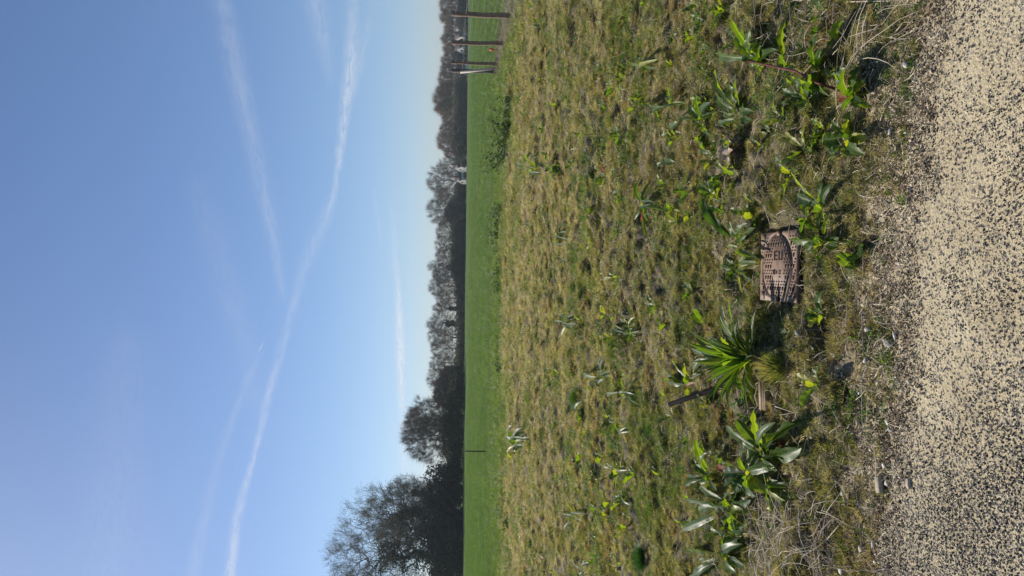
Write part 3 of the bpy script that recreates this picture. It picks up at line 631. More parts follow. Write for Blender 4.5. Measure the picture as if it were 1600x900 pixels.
# --- top right group
plant('dock_plant', 'dark dock leaf pair beside a pale broken stalk near the path edge', D, (1330, 215),
      [(1286, 218, .08, .09, dict(roll=.8, arch=.1)), (1300, 250, .03, .08, dict(mat=M_dockdk)), (1340, 238, .03, .07, dict(mat=M_dockdk)), (1300, 188, .08, .03), (1320, 200, .05, .07, dict(mat=M_dockdk))])
p = plant('dock_plant', 'tall leaning dock plant with dark red stem, biggest plant at the right', D, (1338, 150),
      [(1235, 118, .14, .10, dict(base=(1295, 140), roll=.7, arch=.15)), (1262, 143, .06, .09, dict(base=(1300, 138), roll=.9)), (1262, 125, .12, .07, dict(base=(1288, 138), roll=.3)), (1322, 106, .10, .08, dict(roll=.2, fold=.6)), (1303, 112, .10, .05, dict(roll=.2)), (1345, 105, .05, .07, dict(mat=M_dockdk)),
       (1345, 148, .01, .035, dict(mat=M_red)), (1312, 150, .02, .04, dict(mat=M_red)), (1228, 32, .10, .05, dict(base=(1232, 100), roll=.9)), (1222, 85, .10, .05, dict(base=(1240, 108), roll=.9)), (1235, 100, .08, .04, dict(base=(1262, 120), mat=M_yel))])
b0 = p.location
mb = MB(); a, c, d_ = G(1338, 150), G(1262, 112, .05), G(1190, 95, .09)
mb.tube([Vector(a) - b0, (Vector(a) * .5 + Vector(c) * .5) - b0 + Vector((0, 0, .03)), Vector(c) - b0, Vector(d_) - b0], [.006, .0055, .005, .004], 6); mb.build('stem', M_stem, p, True)
plant('dock_plant', 'curled pale leaves with one upright bright leaf, at the red stems head', D, (1195, 98),
      [(1142, 28, .20, .055, dict(roll=.9, arch=.1)), (1147, 62, .14, .05, dict(roll=.8)), (1125, 88, .08, .06, dict(roll=.6)), (1150, 55, .17, .06, dict(roll=-.5, fold=.8)), (1172, 48, .17, .05, dict(roll=-.7, wave=.3)), (1185, 62, .13, .05, dict(roll=.9)), (1190, 72, .10, .07, dict(roll=.1, fold=.7)), (1163, 80, .10, .08, dict(mat=M_dockdk)), (1180, 85, .08, .09, dict(roll=-.3, fold=.5)), (1160, 45, .12, .06, dict(mat=M_dockdk))])
plant('dock_plant', 'pale silvery leaves and folded triangular leaf left of the red stemmed plant', D, (1165, 180),
      [(1118, 108, .12, .05, dict(roll=.2, fold=.6)), (1140, 125, .10, .06, dict(roll=-.4, wave=.25)), (1150, 115, .12, .05, dict(roll=.2)), (1118, 143, .08, .06, dict(roll=.1)), (1145, 150, .06, .07, dict(roll=.9, mat=M_dockdk)), (1130, 175, .05, .04), (1120, 195, .02, .035)])
plant('dock_plant', 'dark leaves with white sheen in the middle of the upper right group', D, (1100, 188),
      [(1088, 145, .12, .06, dict(mat=M_dockdk, roll=.4)), (1078, 165, .09, .05, dict(roll=-.5)), (1092, 178, .05, .05, dict(roll=.2)), (1060, 190, .04, .035), (1110, 160, .09, .04)])
plant('dock_plant', 'low dock plant with small bright leaves left of the white-sheened leaves', D, (1052, 165), [(1015, 162, .05, .04, dict(roll=.7)), (1030, 172, .04, .04), (1043, 135, .09, .03, dict(roll=.8)), (1050, 150, .06, .04, dict(roll=.2)), (1022, 180, .03, .04)])
plant('dock_plant', 'compact bright green dock plant alone on tan moss at the upper right', D, (1008, 104), [(985, 98, .07, .05, dict(roll=.8)), (1022, 90, .06, .05, dict(roll=.8)), (998, 110, .03, .05), (1015, 108, .04, .05, dict(roll=.6)), (1000, 90, .09, .04)])
plant('dock_plant', 'dark ribbed leaf with ragged pale edge hanging toward the oak leaf', D, (1095, 198), [(1112, 242, .02, .07, dict(roll=-.5, wave=.3, arch=.25)), (1100, 225, .05, .05, dict(mat=M_dockdk))])
plant('dock_plant', 'small pair of whitish leaves left of the ragged dark leaf', D, (1050, 205), [(1036, 215, .04, .04, dict(roll=.2)), (1060, 190, .05, .05, dict(roll=-.5)), (1045, 235, .02, .03, dict(mat=M_dockdk))])
plant('dock_plant', 'flat pale round leaf lying on the moss between two plant groups', D, (1042, 250), [(1056, 254, .03, .06, dict(roll=.1, petiole=.1)), (1028, 262, .03, .025, dict(roll=.4))])
plant('dock_plant', 'scattered upright leaves near the far corner of the upper right twig heap', D, (1285, 112),
      [(1280, 55, .12, .06, dict(roll=.4, mat=M_dockdk)), (1290, 85, .08, .045, dict(roll=1.0)), (1282, 78, .10, .04, dict(roll=.2)), (1318, 28, .12, .07, dict(base=(1312, 70), roll=.8)), (1305, 60, .06, .03)])
# --- middle distance
plant('dock_plant', 'dark serrated leaf with slender bright leaves hanging beside it, centre of the meadow', D, (1010, 322),
      [(1003, 275, .13, .05, dict(roll=.7, mat=M_dockdk)), (1020, 282, .12, .05, dict(roll=.9, mat=M_dockdk)), (990, 355, .03, .035, dict(roll=.9)), (1012, 372, .02, .03, dict(roll=.8)), (1045, 330, .05, .03, dict(roll=.8)), (1024, 318, .08, .05, dict(roll=.2, fold=.6)), (998, 300, .06, .03), (1005, 350, .03, .04, dict(mat=M_red))])
plant('dock_plant', 'sprawling plant of bright and silvery leaves in the centre left of the meadow', D, (950, 592),
      [(918, 585, .08, .06, dict(roll=.6)), (940, 565, .10, .04), (952, 560, .08, .04, dict(roll=.2)), (935, 600, .05, .05, dict(roll=.3)), (955, 588, .06, .04), (948, 555, .09, .05, dict(mat=M_dockdk)), (970, 580, .05, .05, dict(mat=M_dockdk)), (945, 632, .02, .04, dict(roll=.2)), (925, 610, .03, .05)])
plant('dock_plant', 'single tall bright leaf hanging over the dark hollow beside the small grass clump', D, (925, 622), [(906, 645, .04, .06, dict(roll=.9, arch=.4)), (930, 640, .02, .035)])
plant('dock_plant', 'upright yellow-green leaf right of the sprawling plant', D, (982, 612), [(972, 590, .12, .045, dict(roll=1.1)), (952, 618, .05, .04, dict(roll=.4)), (967, 615, .05, .04, dict(roll=.2)), (995, 618, .05, .03), (972, 640, .02, .03, dict(mat=M_yel)), (985, 625, .03, .04)])
plant('dock_plant', 'small plant with one white-glinting leaf beyond the bright oval leaf', D, (990, 522), [(958, 495, .08, .03, dict(roll=.4)), (988, 514, .06, .05, dict(roll=.2)), (975, 525, .04, .04), (995, 525, .03, .03), (962, 508, .04, .035)])
plant('dock_plant', 'three leaved low plant below the fluffy grass clump', D, (975, 680), [(962, 660, .05, .04, dict(roll=.6)), (972, 700, .03, .05, dict(roll=.9)), (968, 710, .03, .05, dict(mat=M_dockdk)), (978, 690, .03, .04)])
plant('dock_plant', 'plant with long narrow yellow leaf and white petal-like glints on brown moss', D, (968, 735), [(935, 713, .08, .04, dict(roll=.9)), (948, 722, .06, .03, dict(roll=.2)), (975, 735, .03, .03), (990, 735, .02, .03), (962, 745, .02, .03)])
plant('dock_plant', 'pair of leaves, one dark and one yellow, drooping toward the path side', D, (978, 765), [(966, 800, .03, .03, dict(mat=M_dockdk)), (983, 812, .02, .05, dict(mat=M_yel, roll=.9)), (985, 790, .05, .04)])
plant('dock_plant', 'thin leaved plant leaning over, left of the drooping leaf pair', D, (905, 805), [(886, 785, .10, .035, dict(roll=1.0, mat=M_yel)), (895, 815, .04, .03), (888, 835, .05, .04, dict(mat=M_dockdk)), (908, 830, .03, .03), (880, 800, .05, .04)])
plant('dock_plant', 'small bright tuft of leaves near the dark ball of grass', D, (970, 845), [(958, 842, .03, .03), (975, 850, .02, .03), (962, 850, .02, .03)])
plant('dock_plant', 'long dark blade-like leaf lying flat toward the field', D, (846, 863), [(818, 862, .12, .03, dict(mat=M_dockdk, arch=.02)), (850, 873, .03, .035)])
plant('dock_plant', 'small leafy plant with a pale glint standing on the photo edge left', D, (915, 893), [(905, 898, .06, .04), (925, 880, .05, .03), (895, 870, .06, .03, dict(roll=.2)), (912, 905, .05, .04)])
plant('dock_plant', 'yellowish leaf pair amid moss beyond the compact plant', D, (962, 432), [(950, 425, .06, .05, dict(roll=.8)), (972, 425, .04, .035), (945, 440, .03, .04, dict(mat=M_yel))])
plant('dock_plant', 'mid-distance plant with white glints and dark hollow in tan moss', D, (892, 502), [(876, 492, .10, .05), (882, 485, .10, .05, dict(roll=.2)), (890, 510, .06, .05), (899, 512, .06, .05), (868, 500, .10, .04), (880, 530, .03, .06, dict(mat=M_yel)), (888, 487, .08, .05, dict(mat=M_dockdk))])
plant('dock_plant', 'dark stalked plant rising above bright leaves right of centre, far', D, (880, 370), [(870, 352, .12, .06, dict(mat=M_dockdk)), (866, 362, .10, .06), (872, 385, .06, .07, dict(roll=.8)), (885, 350, .08, .05, dict(roll=.2)), (868, 392, .05, .06, dict(roll=.8))])
plant('dock_plant', 'leafy plant with bright leaves on the right, in line with the far gables', D, (840, 262), [(822, 240, .20, .09, dict(roll=.8)), (830, 255, .14, .09, dict(roll=.8)), (826, 270, .12, .08), (838, 240, .14, .08, dict(roll=.2)), (845, 270, .10, .09), (815, 258, .15, .08)])
plant('dock_plant', 'greyish dark plant just behind the leafy one with white glints', D, (868, 265), [(856, 255, .15, .08, dict(mat=M_dockdk)), (862, 270, .12, .08, dict(roll=.2)), (852, 265, .14, .07, dict(mat=M_dockdk)), (870, 280, .08, .07, dict(mat=M_dockdk)), (858, 285, .06, .05)])
plant('dock_plant', 'tall far dock plant with silvery leaves in front of the thin field stake', D, (820, 690), [(800, 665, .38, .12, dict(mat=M_dockdk)), (796, 690, .36, .12, dict(mat=M_dockdk)), (806, 680, .30, .12), (808, 700, .25, .12, dict(roll=.2)), (815, 675, .20, .1, dict(roll=.2)), (802, 705, .25, .12, dict(roll=.8)), (812, 712, .15, .12, dict(roll=.7)), (790, 680, .40, .1), (800, 715, .2, .10, dict(mat=M_yel)), (818, 668, .2, .12, dict(mat=M_dockdk))])
plant('dock_plant', 'bright small leaf at the top of the photo near the fence', D, (842, 35), [(835, 28, .10, .06, dict(roll=.9)), (845, 40, .05, .05)])
rw = random.Random(99); MORE = []
for k in range(165):
    px = rw.choice([rw.uniform(830, 1000), rw.uniform(960, 1150), rw.uniform(1050, 1300)]); py = rw.uniform(5, 895) if px < 1050 or rw.random() < .4 else rw.uniform(10, 340)
    if 1165 < px < 1260 and 345 < py < 490: continue
    MORE.append((px, py))
for (px, py) in MORE:
    L_ = .07 + .06 * rw.random() + (.03 if px < 1000 else 0)
    rosette('small_weed', 'small low green weed half hidden in the mossy turf', 'weed', (px, py), rw.randint(3, 7), L_, L_ * .36, (.15, 1.1), group='small weeds dotted over the mossy turf', mat=[M_dock, M_dock, M_dockdk, M_yel], seed=int(px * 3 + py))
for (px, py) in ((808, 118), (905, 210), (860, 430), (838, 470), (812, 560), (880, 640), (835, 745), (815, 795), (870, 745), (925, 330), (862, 600), (798, 610), (830, 850), (905, 120), (940, 655), (798, 345), (790, 700), (902, 415)):
    rosette('small_weed', 'small low green weed half hidden in the mossy turf', 'weed', (px, py), 5, .13 if px < 870 else .09, .045 if px < 870 else .032, (.3, 1.1), group='small weeds dotted over the mossy turf', mat=[M_dock, M_dockdk], seed=px)

# tufty clumps
def grass_clump(label, base, R_, H_, n, mat, cat='grass clump', seed=0, wid=.0025, group=None):
    b = G(*base, dz=-.005); root = empty('grass_clump', b); tag(root, label, cat, group)
    r = np.random.default_rng(seed); V = []; F = []
    for k in range(n):
        a = r.uniform(0, 2 * math.pi); rr = math.sqrt(r.uniform(0, 1)); x, y = rr * math.cos(a) * R_, rr * math.sin(a) * R_
        top = H_ * math.sqrt(max(.05, 1 - rr * rr)) * r.uniform(.7, 1.1)
        p0 = np.array([x * .7, y * .7, -.01]); lean = np.array([x, y, 0]) * r.uniform(.3, .9) + r.normal(0, .012, 3) * [1, 1, 0]
        p1 = p0 + [lean[0] * .5, lean[1] * .5, top * .65]; p2 = p0 + [lean[0] * 1.2, lean[1] * 1.2, top]
        th = r.uniform(0, math.pi); s = np.array([math.cos(th), math.sin(th), 0]) * wid * .5; n0 = len(V)
        V += [p0 - s, p0 + s, p1 - s, p1 + s, p2 - s * .3, p2 + s * .3]; F += [[n0, n0 + 1, n0 + 3, n0 + 2], [n0 + 2, n0 + 3, n0 + 5, n0 + 4]]
    link('blades', mesh_np('blades', V, np.array(F), mat), root); return root
M_clump = veg_mat('clump_grass', [(0, (.04, .10, .03)), (1, (.07, .15, .04))], 6, .2, .55, .35, (1.5, 1.7, .8))
grass_clump('dense dark green ball of fine grass at the left photo edge', (1002, 872), .09, .085, 1300, M_clump, seed=1)
grass_clump('fluffy green clump of fine grass beyond the open end of the black pipe', (1015, 672), .10, .055, 1400, M_clump, seed=2)
grass_clump('pale green tuft of grass beside a dark hollow left of centre', (900, 622), .11, .10, 1200, M_grass, seed=3)
grass_clump('spray of long thin pale blades between black pipe and path', (1215, 575), .07, .13, 420, M_grass, seed=4)
grass_clump('low fine dark green clump at the top right of the moss', (990, 25), .12, .035, 600, M_clump, seed=5)
grass_clump('olive spiky grass clump in the litter left of the pale stone block', (1262, 885), .07, .07, 500, M_grass, seed=6)

# tall weeds along the field margin
def weed_tall(base, H_, R_, n, label, seed, flowers=0, group=None):
    b = G(*base, dz=-.02); root = empty('field_weed', b); tag(root, label, 'weed', group); r = np.random.default_rng(seed)
    mb = MB(); V = []; F = []; FV = []; FF = []
    for s in range(max(3, n // 45)):
        a = r.uniform(0, 6.28); q = Vector((math.cos(a) * R_ * r.uniform(.1, 1), math.sin(a) * R_ * r.uniform(.1, 1), 0)); hh = H_ * r.uniform(.25, 1) ** 1.3
        top = q * 1.25 + Vector((0, 0, hh)); mb.tube([q * .6, q + Vector((0, 0, hh * .5)), top], [.006, .005, .003], 4, False)
        for k in range(25):
            t = r.uniform(.05, 1); c = np.array(q * .6 * (1 - t) + top * t) + r.normal(0, .045, 3); L_ = r.uniform(.06, .15) * (1.25 - t * .6)
            a_ = r.normal(0, 1, 3); a_[2] = a_[2] * .5 + .3; a_ /= np.linalg.norm(a_); b_ = np.cross(a_, r.normal(0, 1, 3)); b_ /= np.linalg.norm(b_); n0 = len(V)
            V += [c, c + a_ * L_ * .5 - b_ * L_ * .25, c + a_ * L_, c + a_ * L_ * .5 + b_ * L_ * .25]; F.append([n0, n0 + 1, n0 + 2, n0 + 3])
        if s < flowers:
            for k in range(7):
                c = np.array(top) + r.normal(0, .025, 3); n0 = len(FV)
                for v in ((-1, 0), (0, -1), (1, 0), (0, 1)): FV.append(c + np.array([v[0] * .014, r.normal(0, .006), v[1] * .014]))
                FF.append([n0, n0 + 1, n0 + 2, n0 + 3])
    mb.build('stems', M_gstem, root); link('leaves', mesh_np('leaves', V, np.array(F), M_weed), root)
    if FV: link('flowers', mesh_np('flowers', FV, np.array(FF), M_flower), root)
M_flower = simple_mat('yellow_petals', (.75, .6, .03), (.85, .75, .06), 5, .6)
wl = [((797, 205), 0.78, 0.83, 792, 'tallest dark green weed mass on the field margin near the fence', 4), ((792, 232), 0.94, 0.68, 720, 'dark bushy weed with thin upright tips left of the tallest mass', 0), ((799, 165), 0.44, 0.68, 528, 'low weed patch on the margin closest to the fence brace', 0),
      ((785, 190), 0.69, 0.60, 432, 'yellow flowered weed standing in the crop edge near the fence', 6), ((788, 262), 0.50, 0.45, 288, 'narrow weed with pale leaf glints right of the margin weeds', 0), ((785, 330), 0.56, 0.75, 480, 'dark weed spread on the margin in line with the dark hedge end', 0), ((783, 372), 0.62, 0.75, 528, 'bushy green weed with a tall thin spike on the margin', 0),
      ((786, 412), 0.50, 0.60, 384, 'grey green weed with white glints near the centre of the margin', 0), ((784, 440), 0.44, 0.52, 336, 'light weed tuft beside the grey green margin weed', 1), ((788, 575), 0.38, 0.45, 264, 'small dark weed on the margin right of the far tall dock', 0), ((789, 762), 0.38, 0.45, 264, 'low weed on the margin left of the thin stake', 0), ((800, 820), 0.31, 0.45, 264, 'dark low weed at the left end of the margin', 0)]
for k, (b, H_, R_, n, lab, fl) in enumerate(wl): weed_tall(b, H_, R_, n, lab, 300 + k, fl)

# ------------------------------------------------------------------ dry stems and twigs
def stems_stuff(name, regions, label, mat, seed):
    r = random.Random(seed); mb = MB()
    for (px0, px1, py0, py1, n, l0, l1, h) in regions:
        for k in range(n):
            b = G(r.uniform(px0, px1), r.uniform(py0, py1)); a = r.uniform(0, 6.28); L_ = r.uniform(l0, l1); pts = []; p = Vector(b) + Vector((0, 0, r.uniform(0, h)))
            e = r.uniform(-.1, .45)
            for j in range(5):
                pts.append(p.copy()); a += r.uniform(-.35, .35); e -= r.uniform(0, .3)
                p = p + Vector((math.cos(a) * math.cos(e), math.sin(a) * math.cos(e), math.sin(e))) * L_ / 4
                p.z = max(p.z, float(hground(p.x, p.y)) + .004)
            w_ = r.uniform(.0008, .0017); mb.tube(pts, [w_, w_, w_, w_ * .8, w_ * .5], 4, False)
    o = mb.build(name, mat); tag(o, label, 'dry stems', kind='stuff')
stems_stuff('dead_stems', [(1170, 1400, 0, 110, 150, .08, .30, .06), (1180, 1300, 790, 900, 190, .10, .30, .05), (1200, 1400, 110, 560, 260, .04, .13, .03), (1180, 1400, 560, 800, 180, .04, .13, .03), (1000, 1200, 0, 900, 300, .04, .13, .04), (860, 1000, 0, 900, 120, .06, .16, .05)], 'tangle of thin pale dead stems over the moss', M_dry, 5)
M_dry2 = simple_mat('grey_stem', (.12, .10, .085), (.3, .25, .2), 20, .8)
stems_stuff('dead_runners', [(1170, 1420, 0, 130, 90, .10, .35, .05), (1180, 1380, 780, 900, 60, .10, .3, .04), (1100, 1400, 130, 780, 80, .05, .16, .03)], 'grey brown dead runners lying in the shaded litter', M_dry2, 6)
def twig(label, pts, r0, mat=M_dry, name='dry_twig', lift=.01):
    P_ = [G(a, b, lift) for a, b in pts]; root = P_[0]; mb = MB()
    q = []
    for i in range(len(P_) - 1):
        for t in (0, .5): q.append(P_[i].lerp(P_[i + 1], t) - root + Vector((0, 0, random.uniform(-.003, .003))))
    q.append(P_[-1] - root)
    mb.tube(q, [r0 * (1 - .5 * i / len(q)) for i in range(len(q))], 6, True, .2)
    o = mb.build(name, mat, None, True, root); tag(o, label, 'twig'); return o
twig('pale thick broken stalk pointing down towards the cover from the dark leaf pair', [(1318, 196), (1340, 232)], .004, lift=.03)
twig('straight pale twig crossing the leaves of the red stemmed plant', [(1236, 48), (1264, 76)], .003, lift=.05)
twig('thin pale twig forking above the red stemmed plant', [(1222, 20), (1232, 45)], .0022, lift=.05)
twig('pair-like flat pale stalk near the path at the top right corner', [(1395, 60), (1422, 28)], .0035, lift=.01)
twig('long pale stem lying along the top right corner', [(1330, 3), (1420, 1)], .003, lift=.02)
twig('long grey stem leading from the twig heap toward the path', [(1368, 34), (1362, 100)], .003, M_dry2, lift=.03)
twig('tan stem slanting through the litter above the dark leaf pair', [(1392, 160), (1374, 205)], .003, lift=.01)
twig('thin straight pale stick poking out of the olive grass clump by the path', [(1296, 847), (1331, 806)], .0022, lift=.02)
twig('bent dark twig lying alone on the open path', [(1584, 455), (1578, 472), (1577, 490)], .0035, M_dry2, lift=.004)
twig('short dark stick bedded in the path near its edge', [(1461, 385), (1462, 398), (1460, 416)], .0035, M_dry2, lift=.003)
twig('small pale stick beside the tan stone block', [(1372, 777), (1384, 778)], .0025, lift=.008)
twig('short pale stick lying just inside the path edge below the grey stone', [(1398, 630), (1412, 634)], .003, lift=.008)
twig('pale curved stem arching over the dark hollow beside the buried wood', [(1228, 635), (1245, 640), (1270, 650)], .0018, lift=.05)
twig('dark curved stem looping from under the near side of the cover', [(1241, 430), (1252, 438), (1266, 440)], .002, M_dry2, lift=.015)
# fallen oak leaf and reddish leaf bits
b = G(1146, 213, .02); o = link('oak_leaf', leaf_mesh(b, G(1143, 256, .015), .10, arch=.08, roll=.15, fold=.15, wave=.25, petiole=.05, shape='oak', mat=M_dryleaf, seed=5, nu=19)); o.location = b
tag(o, 'pale pinkish lobed dead oak leaf lying on the moss', 'dead leaf')
for (px, py, px2, py2, lab) in ((1225, 690, 1235, 702, 'small dark red dead leaf at the foot of the broad bright leaves'), (1015, 440, 1008, 452, 'reddish brown dead leaf scrap on moss in the centre'), (1090, 598, 1080, 606, 'rusty brown dead leaf curled against the black pipe'), (1110, 508, 1116, 515, 'reddish leaf scrap near the single oval leaf'), (945, 258, 950, 270, 'tan dead leaf at the edge of the bare bump')):
    b = G(px, py, .015); o = link('dead_leaf', leaf_mesh(b, G(px2, py2, .02), .035, arch=.2, petiole=.05, fold=.5, mat=M_red, seed=px)); o.location = b; tag(o, lab, 'dead leaf')

# ------------------------------------------------------------------ stones
def stone_mat(name, a, b): return simple_mat(name, a, b, 60, .85, .5)
M_white = stone_mat('white_stone', (.36, .32, .26), (.78, .75, .68)); M_tan = stone_mat('tan_stone', (.38, .31, .22), (.55, .46, .34)); M_grey = stone_mat('grey_stone', (.2, .19, .17), (.38, .36, .33)); M_dark = stone_mat('dark_stone', (.05, .05, .05), (.12, .11, .1))
def stone(label, px, py, wpy, hpx, mat, seed, cat='stone', name='stone', hh=.6):
    b = G(px, py); s = px2m(px, py); V, T = rock_np(seed, wpy * s * 1.1, hpx * s * 1.6, wpy * s * hh, 2 if wpy > 12 else 1, .34)
    V = V @ np.array(Matrix.Rotation(seed * .7 if wpy < 14 else .08, 3, 'Z')).T
    o = link(name, mesh_np(name, V, T, mat)); o.location = b + Vector((0, 0, wpy * s * hh * .2 + (.009 if px < 1440 else .0))); o.rotation_euler = (seed * .37 % .5, seed * .23 % .4, seed * 1.3); tag(o, label, cat); return o
# block
b = G(1382, 757); mb = MB(); mb.box((0, 0, .018), (.056, .020, .024), Matrix.Rotation(.18, 3, 'Z') @ Matrix.Rotation(.2, 3, 'X')); o = mb.build('stone_block', M_tan, None, False, b)
bv = o.modifiers.new('b', 'BEVEL'); bv.width = .003; bv.segments = 2; tag(o, 'squared tan stone block lying at the path edge, the largest loose stone', 'stone')
S = [('small white chip leaning on the near side of the tan block', 1390, 754, 8, 8, M_white), ('white pebble just above the tan block', 1386, 727, 8, 8, M_white), ('flat white stone at the path edge, first of a row of three', 1392, 660, 9, 8, M_white), ('ribbed whitish stone in the middle of the row of three', 1398, 670, 11, 9, M_grey), ('tiny white stone, nearest the block in the row of three', 1399, 681, 6, 6, M_white),
     ('bright white angular stone alone in the dark litter left of the block', 1369, 849, 10, 9, M_white), ('small bright white stone nearest the bottom left path edge', 1372, 877, 7, 6, M_white), ('white stone chip in the litter, right one of a close pair', 1338, 854, 7, 6, M_white), ('buff stone chip close to a white chip in the litter', 1350, 857, 10, 7, M_tan), ('pale stone cluster piece at the photo edge in litter', 1319, 893, 10, 9, M_white), ('pale rounded stone among grass left of the litter', 1284, 866, 11, 7, M_white),
     ('bright white stone on top of the grey striped block', 1403, 525, 9, 10, M_white), ('grey striped angular stone under the white one', 1393, 536, 15, 11, M_grey), ('whitish stone in moss above the grey striped stone', 1360, 514, 9, 6, M_white), ('white chip behind the lone bright leaf', 1357, 563, 7, 7, M_white), ('small pale stone in dark moss below the cover', 1308, 554, 8, 6, M_white), ('little pale stone bedded in the sandy edge, short of the sticks', 1424, 596, 8, 6, M_white),
     ('tiny white stone alone at the path edge near the squarish leaf', 1409, 411, 5, 6, M_white), ('cream pebble where litter meets path, straight below the cover', 1421, 461, 7, 6, M_tan), ('white chip in the litter at the right, next to the dark leaf pair', 1395, 205, 8, 8, M_white), ('pale chip between twigs and path at the right', 1404, 231, 6, 7, M_tan), ('long pale chip beside the path in the upper right', 1421, 101, 14, 5, M_white), ('grey lump of stone standing on the path below the block', 1447, 767, 14, 12, M_dark), ('flat cream stone next to the dark lump on the path', 1427, 756, 16, 6, M_tan), ('small dark pebble alone on the open path', 1535, 644, 9, 9, M_dark),
     ('dark pebble on the path in line with the tan block', 1469, 746, 6, 7, M_dark), ('white stone glinting near the bright leaf of the far left plant', 990, 735, 8, 6, M_white), ('whitish stone half sunk in moss near the cover lower corner', 1250, 521, 9, 7, M_grey), ('pale pebble in the litter far left', 1320, 770, 7, 6, M_white), ('buff pebble in brown litter above the row of three', 1345, 660, 10, 6, M_tan)]
for k, (lab, px, py, w_, h_, mt) in enumerate(S): stone(lab, px, py, w_, h_, mt, 40 + k)
# buried wood piece
b = G(1200, 615); rw = empty('wood_piece', b, .1); tag(rw, 'weathered ribbed piece of tan wood half buried behind the dock leaves', 'wood')
mb = MB()
for k in range(7): mb.box((-.01 + random.uniform(-.004, .004), (k - 3) * .010, .022 - abs(k - 3) * .002 + random.uniform(-.001, .001)), (.13, .0085, .03), Matrix.Rotation(random.uniform(-.02, .02), 3, 'Z'))
M_wood = simple_mat('old_wood', (.2, .14, .09), (.42, .32, .21), 45, .85, .6, dist=1.0)
mb.build('grain_ridges', M_wood, rw)

# ------------------------------------------------------------------ black pipe
b = G(1140, 600); t_ = PZ(1046, 632, .17); rp = empty('pipe', b); tag(rp, 'short black plastic pipe with open end sticking up at a slant from the moss', 'pipe')
M_black = simple_mat('black_plastic', (.006, .006, .006), (.014, .013, .012), 20, .8, .1, spec=.03); M_rim = simple_mat('worn_rim', (.25, .16, .12), (.4, .28, .22), 60, .6)
ax = (t_ - b); axn = ax.normalized(); q = axn.to_track_quat('Z', 'Y').to_matrix(); n = 24; V = []
def ring(r, h): return [tuple(q @ Vector((r * math.cos(2 * math.pi * k / n), r * math.sin(2 * math.pi * k / n), h))) for k in range(n)]
Ll = ax.length
Vs = ring(.0145, -.03) + ring(.0145, Ll * .62) + ring(.0145, Ll - .001) + ring(.0135, Ll) + ring(.0105, Ll - .001) + ring(.0105, Ll - .10)
Q = [[i * n + k, i * n + (k + 1) % n, (i + 1) * n + (k + 1) % n, (i + 1) * n + k] for i in range(5) for k in range(n)]
link('tube', mesh_np('tube', Vs, np.array(Q), M_black, True), rp)
Vs = ring(.0149, Ll - .0045) + ring(.0143, Ll + .0012) + ring(.0100, Ll + .0012) + ring(.0100, Ll - .004)
Q = [[i * n + k, i * n + (k + 1) % n, (i + 1) * n + (k + 1) % n, (i + 1) * n + k] for i in range(3) for k in range(n)]
link('worn_rim', mesh_np('worn_rim', Vs, np.array(Q), M_rim, True), rp)

# ------------------------------------------------------------------ cast iron cover
CZ = .018
cov = empty('ground_cover', (.110, 3.18, CZ), rad(-1.2)); tag(cov, 'rusty brown rectangular cast iron cover set in the moss, raised pattern and letters EU', 'utility cover')
def rust_mat():
    m, t, N, L, p = new_mat('rusty_iron')
    tc = N.new('ShaderNodeTexCoord'); n1 = noise_node(N, L, 14, 6, .65, tc.outputs['Object']); n2 = noise_node(N, L, 120, 4, .6, tc.outputs['Object'])
    v = mathn(N, L, 'MULTIPLY_ADD', n2.outputs[0], .35, mathn(N, L, 'MULTIPLY', n1.outputs[0], .7))
    r = ramp(N, L, v, [(.34, (.09, .045, .027)), (.5, (.20, .12, .078)), (.62, (.26, .17, .115)), (.75, (.33, .24, .175))])
    L.new(r.outputs[0], p.inputs['Base Color']); p.inputs['Roughness'].default_value = .62; p.inputs['Specular IOR Level'].default_value = .45
    bn = N.new('ShaderNodeBump'); bn.inputs['Strength'].default_value = .4; bn.inputs['Distance'].default_value = .002; L.new(n2.outputs[0], bn.inputs['Height']); L.new(bn.outputs[0], p.inputs['Normal'])
    return m
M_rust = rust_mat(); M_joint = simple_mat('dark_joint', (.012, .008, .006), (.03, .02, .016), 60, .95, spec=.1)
W2, H2 = .162, .190        # half sizes: x (across), y (depth)
# base plate (dark, shows in the joints) and outer frame around the round lid
mb = MB(); mb.box((0, 0, -.03), (2 * W2, 2 * H2, .06)); mb.build('base', M_joint, cov)
LCX, LCY, LR = 0.0, 0.008, .152
def ang_ring(r0x, r0y, sq, z0, z1, nseg=72):
    """plate between a round hole and the rectangular outline"""
    V = []; 
    ca = math.atan2(H2, W2); AN = sorted([2 * math.pi * k / (nseg - 4) + .001 for k in range(nseg - 4)] + [ca, math.pi - ca, math.pi + ca, 2 * math.pi - ca])
    for a in AN:
        c, s = math.cos(a), math.sin(a)
        f = min(W2 / max(abs(c), 1e-6), H2 / max(abs(s), 1e-6)) - .001
        V += [(LCX + c * r0x, LCY + s * r0y, z1), (c * f, s * f, z1), (LCX + c * r0x, LCY + s * r0y, z0), (c * f, s * f, z0)]
    Q = []
    for k in range(nseg):
        a = 4 * k; b_ = 4 * ((k + 1) % nseg); Q += [[a, a + 1, b_ + 1, b_], [a + 1, a + 3, b_ + 3, b_ + 1], [a, b_, b_ + 2, a + 2]]
    return V, Q
V, Q = ang_ring(LR + .0022, LR + .0022, 0, .0008, .009); link('frame', mesh_np('frame', V, np.array(Q), M_rust), cov)
n = 72; V = [(0, LCY, .0092)] + [(LR * math.cos(2 * math.pi * k / n), LCY + LR * math.sin(2 * math.pi * k / n), .0092) for k in range(n)] + [(LR * math.cos(2 * math.pi * k / n), LCY + LR * math.sin(2 * math.pi * k / n), .001) for k in range(n)]
